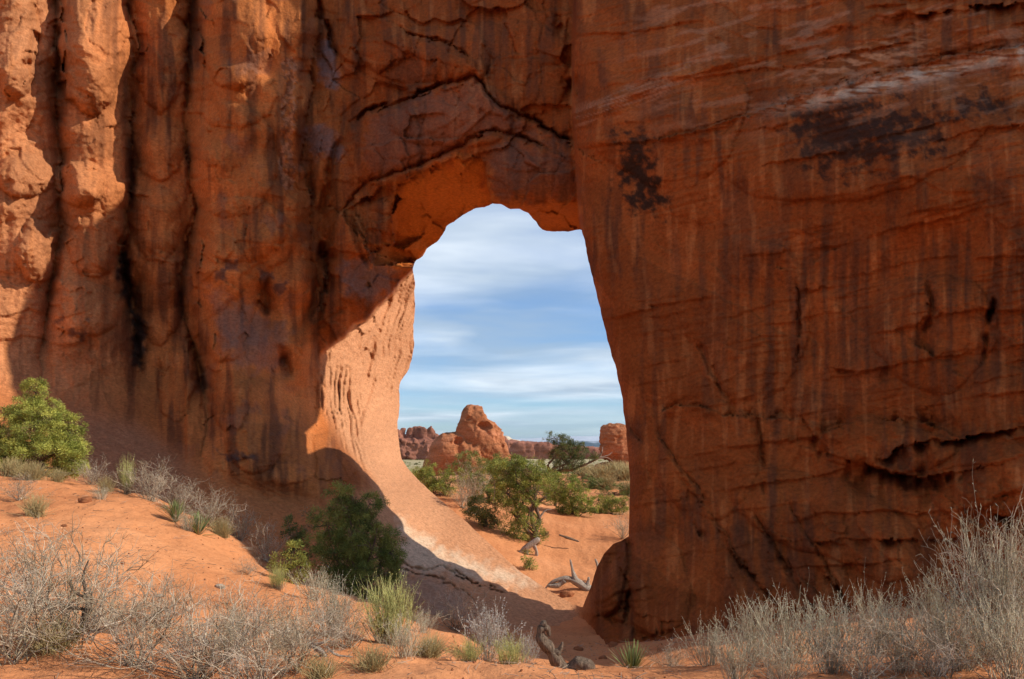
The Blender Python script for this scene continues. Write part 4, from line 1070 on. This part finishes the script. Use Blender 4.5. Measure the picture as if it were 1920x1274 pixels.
juniper('tiny green juniper seedling in front of the bleached log', 19.5, (990,1062), [(992,1045,8,9),(986,1055,9,7),(996,1056,7,7)], 29, **{**bgk, 'limbs': False, 'girth': 0.02, 'tuft': 0.12})

juniper('small juniper behind the left edge of the slab', 30, (800,950), [(792,888,14,10),(800,902,18,14),(786,898,12,10)], 31, **bgk)
juniper('juniper filling the gap behind the shaded one', 27, (915,985), [(905,905,22,16),(925,918,22,18),(912,935,24,18),(930,945,18,16)], 32, **{**bgk, 'hue': (0.30,0.33,0.09)})
juniper('short juniper right of the bare red trunks', 30, (1040,985), [(1030,905,18,14),(1042,920,20,16),(1030,938,18,14)], 33, **bgk)
juniper('dark low juniper far right behind the sunny grass', 36, (1150,940), [(1140,925,20,8),(1160,922,22,9),(1178,925,16,9)], 34, **{**bgk, 'limbs': False, 'hue': (0.22,0.26,0.09)})
juniper('grey-green juniper between the knob and the big tree', 38, (950,930), [(940,872,20,10),(960,880,20,12),(925,880,16,10),(945,895,24,12)], 35, **{**bgk, 'limbs': False, 'hue': (0.30,0.33,0.12)})
# ================================================================== dry wood on the ground
def wood(name, label, cat, Y, lines, mat, seed, parts=None, rough=0.14):
    """lines of (picture points, radii px); the first is the main stem, the rest are side branches (parts)"""
    u = Y/FPX
    p0 = lines[0][0][0]; bx_ = (p0[0]-CX)*u
    org = P(p0[0], p0[1], Y)
    root = empty(name, tuple(org)); tag(root, label, cat)
    for i, (pts, rad) in enumerate(lines):
        pp = [P(a[0], a[1], Y+(a[2] if len(a) > 2 else 0))-org for a in pts]
        link('stem' if i == 0 else 'branch', limb_mesh('stem', [(pp, [r*u for r in rad])], 18, rough, seed+i), mat, root)
    return root
wood('dead_snag', 'crooked upright weathered snag at the bottom centre', 'snag', 6.9, [
     ([(1090,1290,0),(1062,1266),(1044,1240),(1030,1218),(1017,1202),(1014,1186),(1018,1172),(1025,1169)], [15,14,12,11,10,8,7,4]),
     ([(1036,1230),(1046,1222),(1052,1214),(1055,1204)], [8,6,4,2]),
     ([(1018,1176),(1027,1180),(1030,1194)], [6,5,2.5]),
     ([(1062,1276),(1074,1252),(1090,1246),(1100,1256),(1104,1290)], [14,13,14,15,14]),
     ([(1070,1275),(1030,1268),(1005,1280)], [9,7,4])], mat_greywood, 3, rough=0.17)
wood('dead_stump', 'bleached fallen stump with upright spike beyond the right pillar', 'stump', 18.0, [
     ([(1124,1118),(1100,1104),(1078,1090),(1058,1085),(1035,1092),(1022,1104)], [6,8,7,4,3,1.5]),
     ([(1080,1092),(1074,1072),(1069,1049)], [6,3,1.2]),
     ([(1100,1102),(1103,1090),(1104,1082)], [5,3,1.5]),
     ([(1100,1106),(1108,1120),(1114,1128)], [6,4,3]),
     ([(1060,1088),(1044,1098),(1026,1098)], [6,5,3])], mat_deadwood, 5)
wood('dead_stick', 'thin bleached upright stick beside the right pillar', 'stick', 18.6, [([(1122,1080),(1121,1064),(1116,1048)], [4,3,1.5])], mat_deadwood, 6)
wood('fallen_log', 'bleached log with roots under the big spreading juniper', 'log', 21.2, [
     ([(958,1050),(976,1036),(994,1022),(1012,1010)], [3,5,5.5,4]), ([(1000,1020),(1006,1036),(1004,1050)], [4,3.5,2]), ([(985,1030),(990,1046),(984,1058)], [4,3,2]), ([(970,1040),(966,1052),(964,1060)], [4,3,2])], mat_deadwood, 7)
wood('fallen_branch', 'white forked dead branch on the sand at the bottom', 'branch', 5.7, [
     ([(578,1206),(592,1216),(606,1226),(612,1246)], [4,5,5,3.5]), ([(588,1208),(610,1204),(616,1196)], [2.5,2,1.2]), ([(612,1212),(630,1228),(662,1232)], [2,2.2,1]), ([(572,1250),(590,1245)], [2.5,1.5])], mat_deadwood, 8)
wood('fallen_branch', 'dark thin branch lying on the sand behind the arch', 'branch', 22.5, [([(1048,1003),(1062,1008),(1086,1016)], [1.5,2.5,1.5])], mat_greywood, 9)
wood('fallen_branch', 'pale twisted roots at the edge of the slab below the junipers', 'branch', 24.5, [([(850,975),(872,968),(890,965),(905,975)], [2,3.5,3.5,2]), ([(872,968),(880,955),(895,950)], [2.5,2,1]), ([(895,968),(915,985),(930,990)], [2.5,2,1.5])], mat_deadwood, 10)
# ================================================================== shrubs
def build_shrub(kind, seed, dense=1.0):
    """unit plant about 1 m high -> list of (part name, mesh, material)"""
    rng = np.random.default_rng(seed); out = []
    if kind == 'twig':        # leafless, tangled
        L_ = []; tips = []
        for s in range(int(26*dense)):
            a = rng.uniform(0, 2*np.pi); t = rng.uniform(0.15, 1.05)
            d = np.array([math.cos(a)*math.sin(t), math.sin(a)*math.sin(t), math.cos(t)])
            ln = rng.uniform(0.55, 0.95); p = wander(rng, rng.normal(size=3)*np.array([0.05, 0.05, 0]), d, ln, 7, 0.20, 0.05)
            L_.append((p, np.linspace(0.0080, 0.0022, 7)))
            for b in range(7):
                j = rng.integers(2, 7); dd = (p[j]-p[j-1])/np.linalg.norm(p[j]-p[j-1])+rng.normal(size=3)*0.65; dd[2] += 0.2
                p2 = wander(rng, p[j], dd, rng.uniform(0.16, 0.42), 6, 0.28, 0.04)
                L_.append((p2, np.linspace(0.0034, 0.0012, 6)))
                for c in range(5):
                    k = rng.integers(1, 6); d3 = (p2[k]-p2[k-1])/np.linalg.norm(p2[k]-p2[k-1])+rng.normal(size=3)*0.8
                    p3 = wander(rng, p2[k], d3, rng.uniform(0.05, 0.17), 4, 0.3, 0.03)
                    L_.append((p3, np.linspace(0.0018, 0.0009, 4))); tips.append(p3[-1])
        v, f, li = tubes(L_, 3, True); me = mesh_from('twigs', v, f); tn = np.clip(rng.normal(1.0, 0.38, len(L_)), 0.35, 1.7)[li][:, None]
        n = fbm3(v*3+seed, 2); c = np.array([0.42,0.335,0.235])+np.array([0.16,0.15,0.14])*n[:, None]*1.2
        c = c*tn
        set_color(me, 'leaf_colour', np.clip(c, 0.03, 0.8)); out.append(('twigs', me, mat_twig))
    elif kind in ('sage', 'ephedra', 'silver'):
        L_ = []; lp = []; ld = []
        ns = int({'sage': 62, 'ephedra': 190, 'silver': 60}[kind]*dense)
        spread = {'sage': 0.62, 'ephedra': 0.5, 'silver': 0.7}[kind]
        for s in range(ns):
            a = rng.uniform(0, 2*np.pi); t = abs(rng.normal())*spread*0.7; t = min(t, 1.2)
            d = np.array([math.cos(a)*math.sin(t), math.sin(a)*math.sin(t), math.cos(t)])
            r0 = np.array([math.cos(a), math.sin(a), 0])*abs(rng.normal())*0.10
            ln = rng.uniform(0.55, 1.0)*(1-0.25*t); p = wander(rng, r0, d, ln, 7, 0.10, 0.07)
            L_.append((p, np.linspace(0.0052, 0.0016, 7)))
            for b in range(5):
                j = rng.integers(2, 7); dd = (p[j]-p[j-1])/np.linalg.norm(p[j]-p[j-1])+rng.normal(size=3)*0.34; dd[2] += 0.25
                p2 = wander(rng, p[j], dd, rng.uniform(0.12, 0.34), 5, 0.13, 0.06)
                L_.append((p2, np.linspace(0.0025, 0.0010, 5)))
                nl = {'sage': 7, 'ephedra': 2, 'silver': 14}[kind]
                for q_ in range(nl):
                    k = rng.integers(1, 5); tt = rng.random(); lp.append(p2[k-1]+(p2[k]-p2[k-1])*tt); ld.append((p2[k]-p2[k-1])/np.linalg.norm(p2[k]-p2[k-1])+rng.normal(size=3)*0.7)
        v, f, li = tubes(L_, 3, True); me = mesh_from('stems', v, f); tn = np.clip(rng.normal(1.05, 0.42, len(L_)), 0.3, 1.8)[li][:, None]
        base = {'sage': (0.52,0.435,0.31), 'ephedra': (0.48,0.46,0.17), 'silver': (0.50,0.44,0.37)}[kind]
        c = np.array(base)*(1+0.35*fbm3(v*4+seed, 2))[:, None]*tn
        if kind == 'ephedra': c = c+(np.array([0.30,0.24,0.16])-c)*smooth(0.40, 0.12, v[:, 2])[:, None]
        set_color(me, 'leaf_colour', np.clip(c, 0.03, 0.8)); out.append(('stems', me, mat_stem))
        lp = np.array(lp); ld = np.array(ld); ld /= np.linalg.norm(ld, axis=1, keepdims=True)
        v, f = blades(lp, ld, rng.uniform(0.018, 0.04, len(lp)), 0.008 if kind != 'silver' else 0.011, rng); me = mesh_from('leaves', v, f, False)
        base = {'sage': (0.48,0.445,0.30), 'ephedra': (0.54,0.51,0.17), 'silver': (0.55,0.51,0.44)}[kind]
        c = np.repeat(np.array(base)*rng.uniform(0.65, 1.3, (len(lp), 1)), 4, 0)
        set_color(me, 'leaf_colour', np.clip(c, 0.03, 0.8)); out.append(('leaves', me, mat_stem))
    elif kind == 'grass':
        n = int(420*dense); a = rng.uniform(0, 2*np.pi, n); t = np.abs(rng.normal(size=n))*0.45
        L_ = []
        for i in range(n):
            d = np.array([math.cos(a[i])*math.sin(t[i]), math.sin(a[i])*math.sin(t[i]), math.cos(t[i])])
            p = wander(rng, np.r_[rng.normal(size=2)*0.12, 0], d, rng.uniform(0.45, 1.0), 5, 0.08, -0.07)
            L_.append((p, np.array([0.007, 0.007, 0.006, 0.0045, 0.002])))
        v, f = tubes(L_, 3); me = mesh_from('blades', v, f)
        c = np.array([0.46,0.36,0.17])*(1+0.4*fbm3(v*5+seed, 2))[:, None]
        set_color(me, 'leaf_colour', np.clip(c, 0.03, 0.8)); out.append(('blades', me, mat_stem))
    elif kind == 'yucca':
        n = 90; V = []; Q = []; off = 0
        for i in range(n):
            a = rng.uniform(0, 2*np.pi); t = min(abs(rng.normal())*0.55+0.05, 1.45); s_ = np.array([-math.sin(a), math.cos(a), 0])
            d = np.array([math.cos(a)*math.sin(t), math.sin(a)*math.sin(t), math.cos(t)]); ln = rng.uniform(0.75, 1.0)
            nrm = np.cross(d, s_); k = np.array([0, 0.3, 0.7, 1.0]); w = np.array([0.020, 0.024, 0.015, 0.002])
            p = d*ln*k[:, None]; p[:, 2] -= 0.10*k**2*math.sin(t)
            l = p-s_*w[:, None]; r = p+s_*w[:, None]; m_ = p-nrm*0.006
            V.append(np.stack([l, m_, r], 1).reshape(-1, 3))
            for j in range(3):
                for e_ in range(2): Q.append([off+j*3+e_, off+j*3+e_+1, off+(j+1)*3+e_+1, off+(j+1)*3+e_])
            off += 12
        V = np.concatenate(V); me = mesh_from('blades', V, np.array(Q), False)
        c = np.repeat(np.array([[0.23,0.27,0.10]])*rng.uniform(0.7, 1.4, (n, 1)), 12, 0)
        c = np.where((rng.random(n) < 0.25).repeat(12)[:, None], np.array([[0.38,0.31,0.17]]), c)
        set_color(me, 'leaf_colour', c); out.append(('blades', me, mat_stem))
    return out
VAR = {'twig': [build_shrub('twig', 201), build_shrub('twig', 202), build_shrub('twig', 203, 1.3)],
       'sage': [build_shrub('sage', 211), build_shrub('sage', 212), build_shrub('sage', 213, 1.3)],
       'ephedra': [build_shrub('ephedra', 221), build_shrub('ephedra', 222, 0.7)],
       'silver': [build_shrub('silver', 231)], 'grass': [build_shrub('grass', 241), build_shrub('grass', 242, 0.6)], 'yucca': [build_shrub('yucca', 251)]}
SPEC = {'twig': ('bare_shrub', 'shrub', 'leafless grey shrubs'), 'sage': ('sagebrush', 'shrub', 'sagebrush clumps'), 'ephedra': ('rabbitbrush', 'shrub', 'yellow-green stemmed shrubs'),
        'silver': ('silver_shrub', 'shrub', None), 'grass': ('grass_clump', 'grass', 'dry grass clumps'), 'yucca': ('yucca', 'yucca', 'yuccas')}
_sr = random.Random(5)
def shrub(kind, var, px, Y, h, label, w=1.0, dz=0.0, rz=None):
    name, cat, grp = SPEC[kind]
    bx_ = (px-CX)/FPX*Y; z = float(ground_z(bx_, Y, False))-0.02+dz
    o = empty(name, (bx_, Y, z), _sr.uniform(0, 6.28) if rz is None else rz); o.scale = (h*w, h*w, h)
    tag(o, label, cat, grp)
    for pn, me, mt in VAR[kind][var]:
        c = link(pn, me, mt, o); c['kind'] = 'stuff'
    return o
# bottom left tangle
shrub('twig', 0, 20, 4.7, 0.80, 'tangled bare shrub in the bottom left corner', 1.1)
shrub('twig', 2, 135, 5.2, 0.95, 'tall bare grey shrub with a thick dark stem, bottom left', 0.9)
shrub('twig', 1, 60, 6.0, 0.85, 'bare shrub behind the bottom left corner tangle', 0.9)
shrub('twig', 1, 255, 4.9, 0.72, 'bare spreading shrub right of the thick dark stem', 1.2)
shrub('twig', 0, 370, 4.8, 0.66, 'low bare shrub at the bottom edge, third from the left', 1.25)
shrub('twig', 2, 480, 4.7, 0.66, 'dense bare shrub left of the white forked branch', 1.2)
shrub('twig', 0, 560, 5.3, 0.60, 'bare shrub touching the white forked branch', 1.1)
shrub('twig', 1, 450, 5.9, 0.62, 'thin bare shrub on open sand behind the dense bare shrub', 1.0)
shrub('twig', 2, 310, 6.3, 0.50, 'small bare shrub on the sunny sand behind the bottom left tangle', 1.2)
wood('dead_branch_snag', 'thick dark crooked stem rising from the bottom left tangle', 'snag', 5.15, [([(100,1260),(118,1222),(142,1190),(158,1176),(160,1150),(168,1136),(158,1112)], [5,5,5,6,6,5,3]), ([(158,1142),(122,1138),(108,1126)], [3,3,1.5]), ([(158,1120),(140,1110),(128,1092)], [2.5,2,1]), ([(160,1110),(156,1080),(166,1050)], [2.5,2,1]), ([(160,1178),(180,1182),(200,1176)], [2.5,2,1])], mat_greywood, 14)
# bottom centre
shrub('sage', 2, 622, 6.7, 0.62, 'beige fine-stemmed shrub in front of the dark juniper', 1.0)
shrub('twig', 2, 650, 6.2, 0.50, 'dark-hearted bare shrub above the white forked branch', 1.1)
shrub('ephedra', 0, 728, 6.7, 0.68, 'large yellow-green broom shrub at the bottom centre', 0.95)
shrub('sage', 0, 760, 6.0, 0.40, 'low grey-green clump in front of the yellow-green broom', 1.2)
shrub('twig', 0, 855, 9.8, 0.62, 'shaded grey bare shrub in front of the slab', 1.2)
shrub('silver', 0, 915, 7.2, 0.58, 'silvery white brush left of the crooked snag', 1.0)
shrub('silver', 0, 985, 7.6, 0.36, 'small silvery tuft between brush and snag', 1.0)
shrub('ephedra', 1, 955, 6.3, 0.28, 'low yellow-green clump under the silvery brush', 1.5)
shrub('ephedra', 1, 880, 6.2, 0.24, 'smaller yellow-green clump at the bottom edge left of the snag', 1.6)
shrub('yucca', 0, 1185, 7.5, 0.40, 'spiky green yucca right of the crooked snag')
shrub('twig', 1, 1258, 7.0, 0.36, 'small grey dead shrub beside the right yucca', 1.1)
# bottom right mass
shrub('sage', 0, 1330, 6.6, 0.52, 'sagebrush at the left end of the right-hand thicket', 1.0)
shrub('sage', 2, 1410, 6.4, 0.66, 'full rounded sagebrush next to the left end of the thicket', 1.0)
shrub('sage', 1, 1480, 6.0, 0.72, 'tallest sagebrush in the left half of the right thicket', 0.95)
shrub('sage', 0, 1380, 5.3, 0.42, 'low sagebrush on the bottom edge below the rounded one', 1.2)
shrub('sage', 2, 1560, 5.4, 0.62, 'wide sagebrush in the middle of the right thicket', 1.05)
shrub('sage', 1, 1640, 6.2, 0.70, 'sagebrush with reddish upright stems in mid thicket', 0.8)
shrub('sage', 0, 1690, 5.2, 0.56, 'front sagebrush below the reddish upright stems', 1.1)
shrub('sage', 2, 1760, 6.0, 0.68, 'dense sagebrush left of the tall wand-like shrub', 0.9)
shrub('sage', 1, 1470, 4.9, 0.40, 'lowest sagebrush at the bottom edge of the thicket', 1.3)
shrub('sage', 1, 1800, 5.0, 0.58, 'sagebrush in the bottom right corner', 1.1)
shrub('twig', 1, 1620, 4.9, 0.55, 'bare brown shrub in the front of the right thicket', 1.1)
shrub('twig', 2, 1760, 4.8, 0.55, 'bare brown tangle near the bottom right corner', 1.1)
shrub('sage', 1, 1875, 5.2, 1.22, 'tall wand-like sagebrush at the right edge', 0.62)
shrub('twig', 2, 1868, 5.3, 1.15, 'tall bare twiggy shrub rising at the right edge', 0.62)
shrub('sage', 0, 1925, 5.4, 0.9, 'tall sagebrush cut by the right edge of the picture', 0.75)
shrub('sage', 2, 1900, 4.6, 0.60, 'bushy sagebrush under the tall wands', 1.1)
shrub('grass', 1, 600, 5.0, 0.24, 'straw tuft on the bottom edge under the white forked branch', 1.3)
shrub('grass', 1, 700, 5.3, 0.26, 'straw tuft on the bottom edge below the broom shrub', 1.4)
shrub('grass', 0, 805, 6.4, 0.26, 'straw tuft right of the low grey-green clump', 1.3)
shrub('sage', 1, 540, 5.9, 0.42, 'straw coloured brush behind the bare shrub at the forked branch', 1.2)
shrub('sage', 0, 420, 5.4, 0.40, 'straw coloured brush among the low bare shrubs, bottom left', 1.3)
shrub('sage', 1, 200, 5.6, 0.42, 'straw coloured brush beside the thick dark stem', 1.2)
shrub('grass', 1, 95, 5.0, 0.36, 'straw tuft inside the bottom left tangle', 1.2)
# left bank
shrub('twig', 0, 172, 12.8, 0.52, 'purplish bare shrub right of the bright juniper', 1.1)
shrub('ephedra', 1, 238, 12.6, 0.66, 'narrow upright green shrub on the crest of the sand bank', 0.55)
shrub('twig', 2, 285, 12.6, 0.80, 'largest bare shrub on the crest of the sand bank', 1.05)
shrub('twig', 1, 335, 12.2, 0.66, 'bare shrub behind the two bank yuccas', 1.1)
shrub('twig', 0, 392, 12.0, 0.72, 'bare shrub at the lower end of the sand bank', 1.0)
shrub('yucca', 0, 330, 11.3, 0.42, 'pale yucca on the sand bank, left of a pair')
shrub('yucca', 0, 372, 11.1, 0.44, 'pale yucca on the sand bank, right of a pair')
shrub('sage', 0, 352, 11.0, 0.36, 'dry grey tuft between the bank yuccas', 1.3)
shrub('grass', 0, 415, 11.6, 0.40, 'tan grass at the shadow edge of the sand bank')
shrub('twig', 2, 450, 12.4, 0.66, 'shaded bare shrub left of the small dark juniper', 1.0)
shrub('twig', 1, 500, 12.0, 0.70, 'dark bare shrub beside the yellow-green juniper bush', 0.9)
shrub('twig', 0, 462, 9.8, 0.34, 'sparse upright stalks on sand below the juniper bush', 0.9)
shrub('grass', 0, 25, 12.4, 0.42, 'tan grass clump below the bright juniper, at the left edge', 1.2)
shrub('grass', 0, 62, 12.2, 0.40, 'tan grass clump below the bright juniper, second from the edge', 1.1)
shrub('grass', 1, 108, 12.4, 0.30, 'yellowish grass under the right side of the bright juniper', 1.2)
shrub('grass', 1, 200, 12.2, 0.34, 'yellow grass tuft at the foot of the crest shrubs', 1.0)
shrub('twig', 1, 38, 10.8, 0.46, 'grey bare tuft on the sunny bank at far left', 1.1)
shrub('grass', 1, 66, 10.0, 0.40, 'yellow grass trailing down the sunny bank', 1.0)
shrub('sage', 0, 190, 11.4, 0.26, 'small dry tuft alone on the upper sand bank', 1.4)
shrub('ephedra', 1, 520, 9.6, 0.34, 'small green weed in front of the yellow-green juniper bush', 1.1)
shrub('sage', 1, 590, 9.4, 0.50, 'grey brush at the base of the dark juniper', 1.2)
shrub('sage', 0, 795, 8.6, 0.34, 'dry brush right of the broom shrub, in shade', 1.2)
# beyond the arch
shrub('twig', 2, 888, 26.5, 1.55, 'grey dead bush between the junipers beyond the arch', 0.9)
shrub('twig', 1, 868, 25.2, 1.05, 'grey dead bush on the edge of the slab', 1.0)
shrub('twig', 0, 1168, 23.5, 0.95, 'white dead bush beside the right pillar', 0.8)
for i, (px, Yg, h, lb) in enumerate([(1105,44,1.1,'pale tall grass left in the sunny patch beyond the arch'),(1125,42,1.2,'pale tall grass in the middle of the sunny patch'),(1150,45,1.3,'pale tall grass below the flat topped block'),(1172,43,1.3,'pale tall grass at the right edge of the opening'),
                                (1138,38,0.9,'short pale grass in front of the sunny patch'),(1178,36,0.9,'short pale grass hugging the right pillar'),(1095,48,1.0,'far pale grass under the pinyon'),(1160,52,1.2,'farthest pale grass before the block')]):
    shrub('grass', 0, px, Yg, h, lb, 1.6)
shrub('ephedra', 1, 775, 34, 1.0, 'yellowish bush where the slab meets the plain', 1.2)
shrub('ephedra', 0, 1035, 40, 0.9, 'yellow-brown bush under the pinyon', 1.2)
# ================================================================== loose stones
def stone(px, py, Y, r, label, seed):
    rng = np.random.default_rng(seed)
    import bmesh
    bm = bmesh.new(); bmesh.ops.create_icosphere(bm, subdivisions=3, radius=1.0)
    co = np.array([v.co[:] for v in bm.verts]); f = np.array([[v.index for v in fc.verts] for fc in bm.faces]); bm.free()
    co = co*(1+0.35*fbm3(co*1.3+seed*3.1, 3)[:, None])*np.array([1.2, 0.9, 0.65])
    co = np.sign(co)*np.abs(co)**0.85
    bx_ = (px-CX)/FPX*Y; z = float(ground_z(bx_, Y, True))
    o = link('stone', mesh_from('stone', co*r, f), mat_palerock if seed % 2 else mat_butte, loc=(bx_, Y, z+r*0.2)); o.rotation_euler = (0, 0, rng.uniform(0, 6))
    tag(o, label, 'stone', 'loose stones')
stone(412, 1090, 8.9, 0.05, 'pale stone on the sand below the bank yuccas', 1)
stone(300, 1120, 7.4, 0.035, 'small pale stone on open sand between bare shrubs', 3)
stone(160, 945, 11.0, 0.09, 'flat reddish stone near the top of the sand bank', 2)
stone(1062, 1106, 17.6, 0.16, 'rounded orange lump under the bleached stump', 4)

# litter: broken twigs and grit under the shrubs
rng = np.random.default_rng(77)
LT = []
for _ in range(5200):
    Yl = rng.uniform(4.2, 12); px_ = rng.uniform(-60, 1980); xl_ = (px_-CX)/FPX*Yl
    if fbm2(np.array([xl_/1.3]), np.array([Yl/1.3]), 2, 401)[0] < 0.02 and rng.random() < 0.75: continue
    zl = float(ground_z(xl_, Yl)); a = rng.uniform(0, 6.28); ln = rng.uniform(0.03, 0.16)
    d = np.array([math.cos(a), math.sin(a), rng.normal()*0.12]); p = np.array([xl_, Yl, zl+0.006])
    LT.append((np.array([p, p+d*ln*0.5+rng.normal(size=3)*0.008, p+d*ln]), np.array([0.003, 0.0026, 0.0014])))
v, f, li = tubes(LT, 3, True); me = mesh_from('twig_litter', v, f)
set_color(me, 'leaf_colour', np.clip(np.array([0.34,0.25,0.18])*rng.uniform(0.3, 1.6, len(LT))[li][:, None], 0.03, 0.7))
tag(link('twig_litter', me, mat_twig), 'broken dry twigs scattered over the sand', 'litter', kind='stuff')
bmv = np.array([(1,0,0),(-1,0,0),(0,1,0),(0,-1,0),(0,0,1),(0,0,-1)], float); bmf = np.array([(0,2,4),(2,1,4),(1,3,4),(3,0,4),(2,0,5),(1,2,5),(3,1,5),(0,3,5)])
GV = []; GF = []
for i in range(2400):
    Yl = rng.uniform(4.2, 13); px_ = rng.uniform(-60, 1500); xl_ = (px_-CX)/FPX*Yl; r = 0.003+0.013*rng.random()**4
    GV.append(bmv*r*rng.uniform(0.6, 1.4, (6, 3))+np.array([xl_, Yl, float(ground_z(xl_, Yl))+r*0.3])); GF.append(bmf+6*i)
tag(link('gravel', mesh_from('gravel', np.concatenate(GV), np.concatenate(GF)), mat_butte), 'fine red grit lying on the sand', 'gravel', kind='stuff')

# low scrub dotting the far plain
SV = []; SC = []; k_ = 0
for i in range(420):
    Yl = rng.uniform(70, 385); xl_ = (rng.uniform(735, 1190)-CX)/FPX*Yl; zl = float(ground_z(xl_, Yl, False)); r = rng.uniform(0.35, 0.9)
    n = 46; d = rng.normal(size=(n, 3)); d[:, 2] = np.abs(d[:, 2]); d /= np.linalg.norm(d, axis=1, keepdims=True)
    v, f = blades(np.array([xl_, Yl, zl])+d*np.array([r, r, r*0.6])*rng.uniform(0.3, 0.9, (n, 1)), d, r*0.5, r*0.28, rng)
    SV.append(v); SC.append(np.repeat(np.array([[0.20,0.21,0.075]])*rng.uniform(0.5, 1.6), len(v), 0))
v = np.concatenate(SV); me = mesh_from('far_scrub', v, np.arange(len(v)).reshape(-1, 4), False); set_color(me, 'leaf_colour', np.concatenate(SC))
tag(link('far_scrub', me, mat_leaf), 'low olive scrub dotting the far plain', 'scrub', kind='stuff')

for i, (px_, Yl, r, lb) in enumerate([(520,6.6,0.03,'reddish pebble on sand behind the dense bare shrub'),(680,5.4,0.028,'reddish pebble below the yellow-green broom shrub'),(820,6.9,0.035,'reddish stone between broom shrub and silvery brush'),
        (1130,9.2,0.05,'reddish stone on the shaded path behind the right yucca'),(1085,10.1,0.06,'stone on the shaded path behind the crooked snag'),(1150,10.4,0.08,'largest loose stone at the foot of the right pillar'),(1060,8.6,0.04,'small stone on the shaded path just above the snag'),
        (230,8.4,0.03,'pebble in the middle of the sunny left sand'),(120,9.6,0.035,'pebble on the sunny sand below the trailing yellow grass'),(1240,8.8,0.05,'stone behind the small grey dead shrub near the right yucca')]):
    stone(px_, 0, Yl, r, lb, 2*i+10)

# ================================================================== air
hz = Mat('air'); hz.nt.nodes.remove(hz.b)
pv = hz.n('ShaderNodeVolumePrincipled'); pv.inputs['Color'].default_value = (0.62, 0.78, 1.0, 1); pv.inputs['Density'].default_value = 1.3e-5; pv.inputs['Anisotropy'].default_value = 0.2
hz.l(pv.outputs[0], hz.out.inputs['Volume'])
hv = np.array([(sx*62000, sy, sz) for sz in (-40, 900) for sx, sy in ((-1,-62000),(1,-62000),(1,80000),(-1,80000))], float)
hf = np.array([(0,3,2,1),(4,5,6,7),(0,1,5,4),(1,2,6,5),(2,3,7,6),(3,0,4,7)])
tag(link('haze', mesh_from('haze', hv, hf, False), hz.m), kind='stuff')
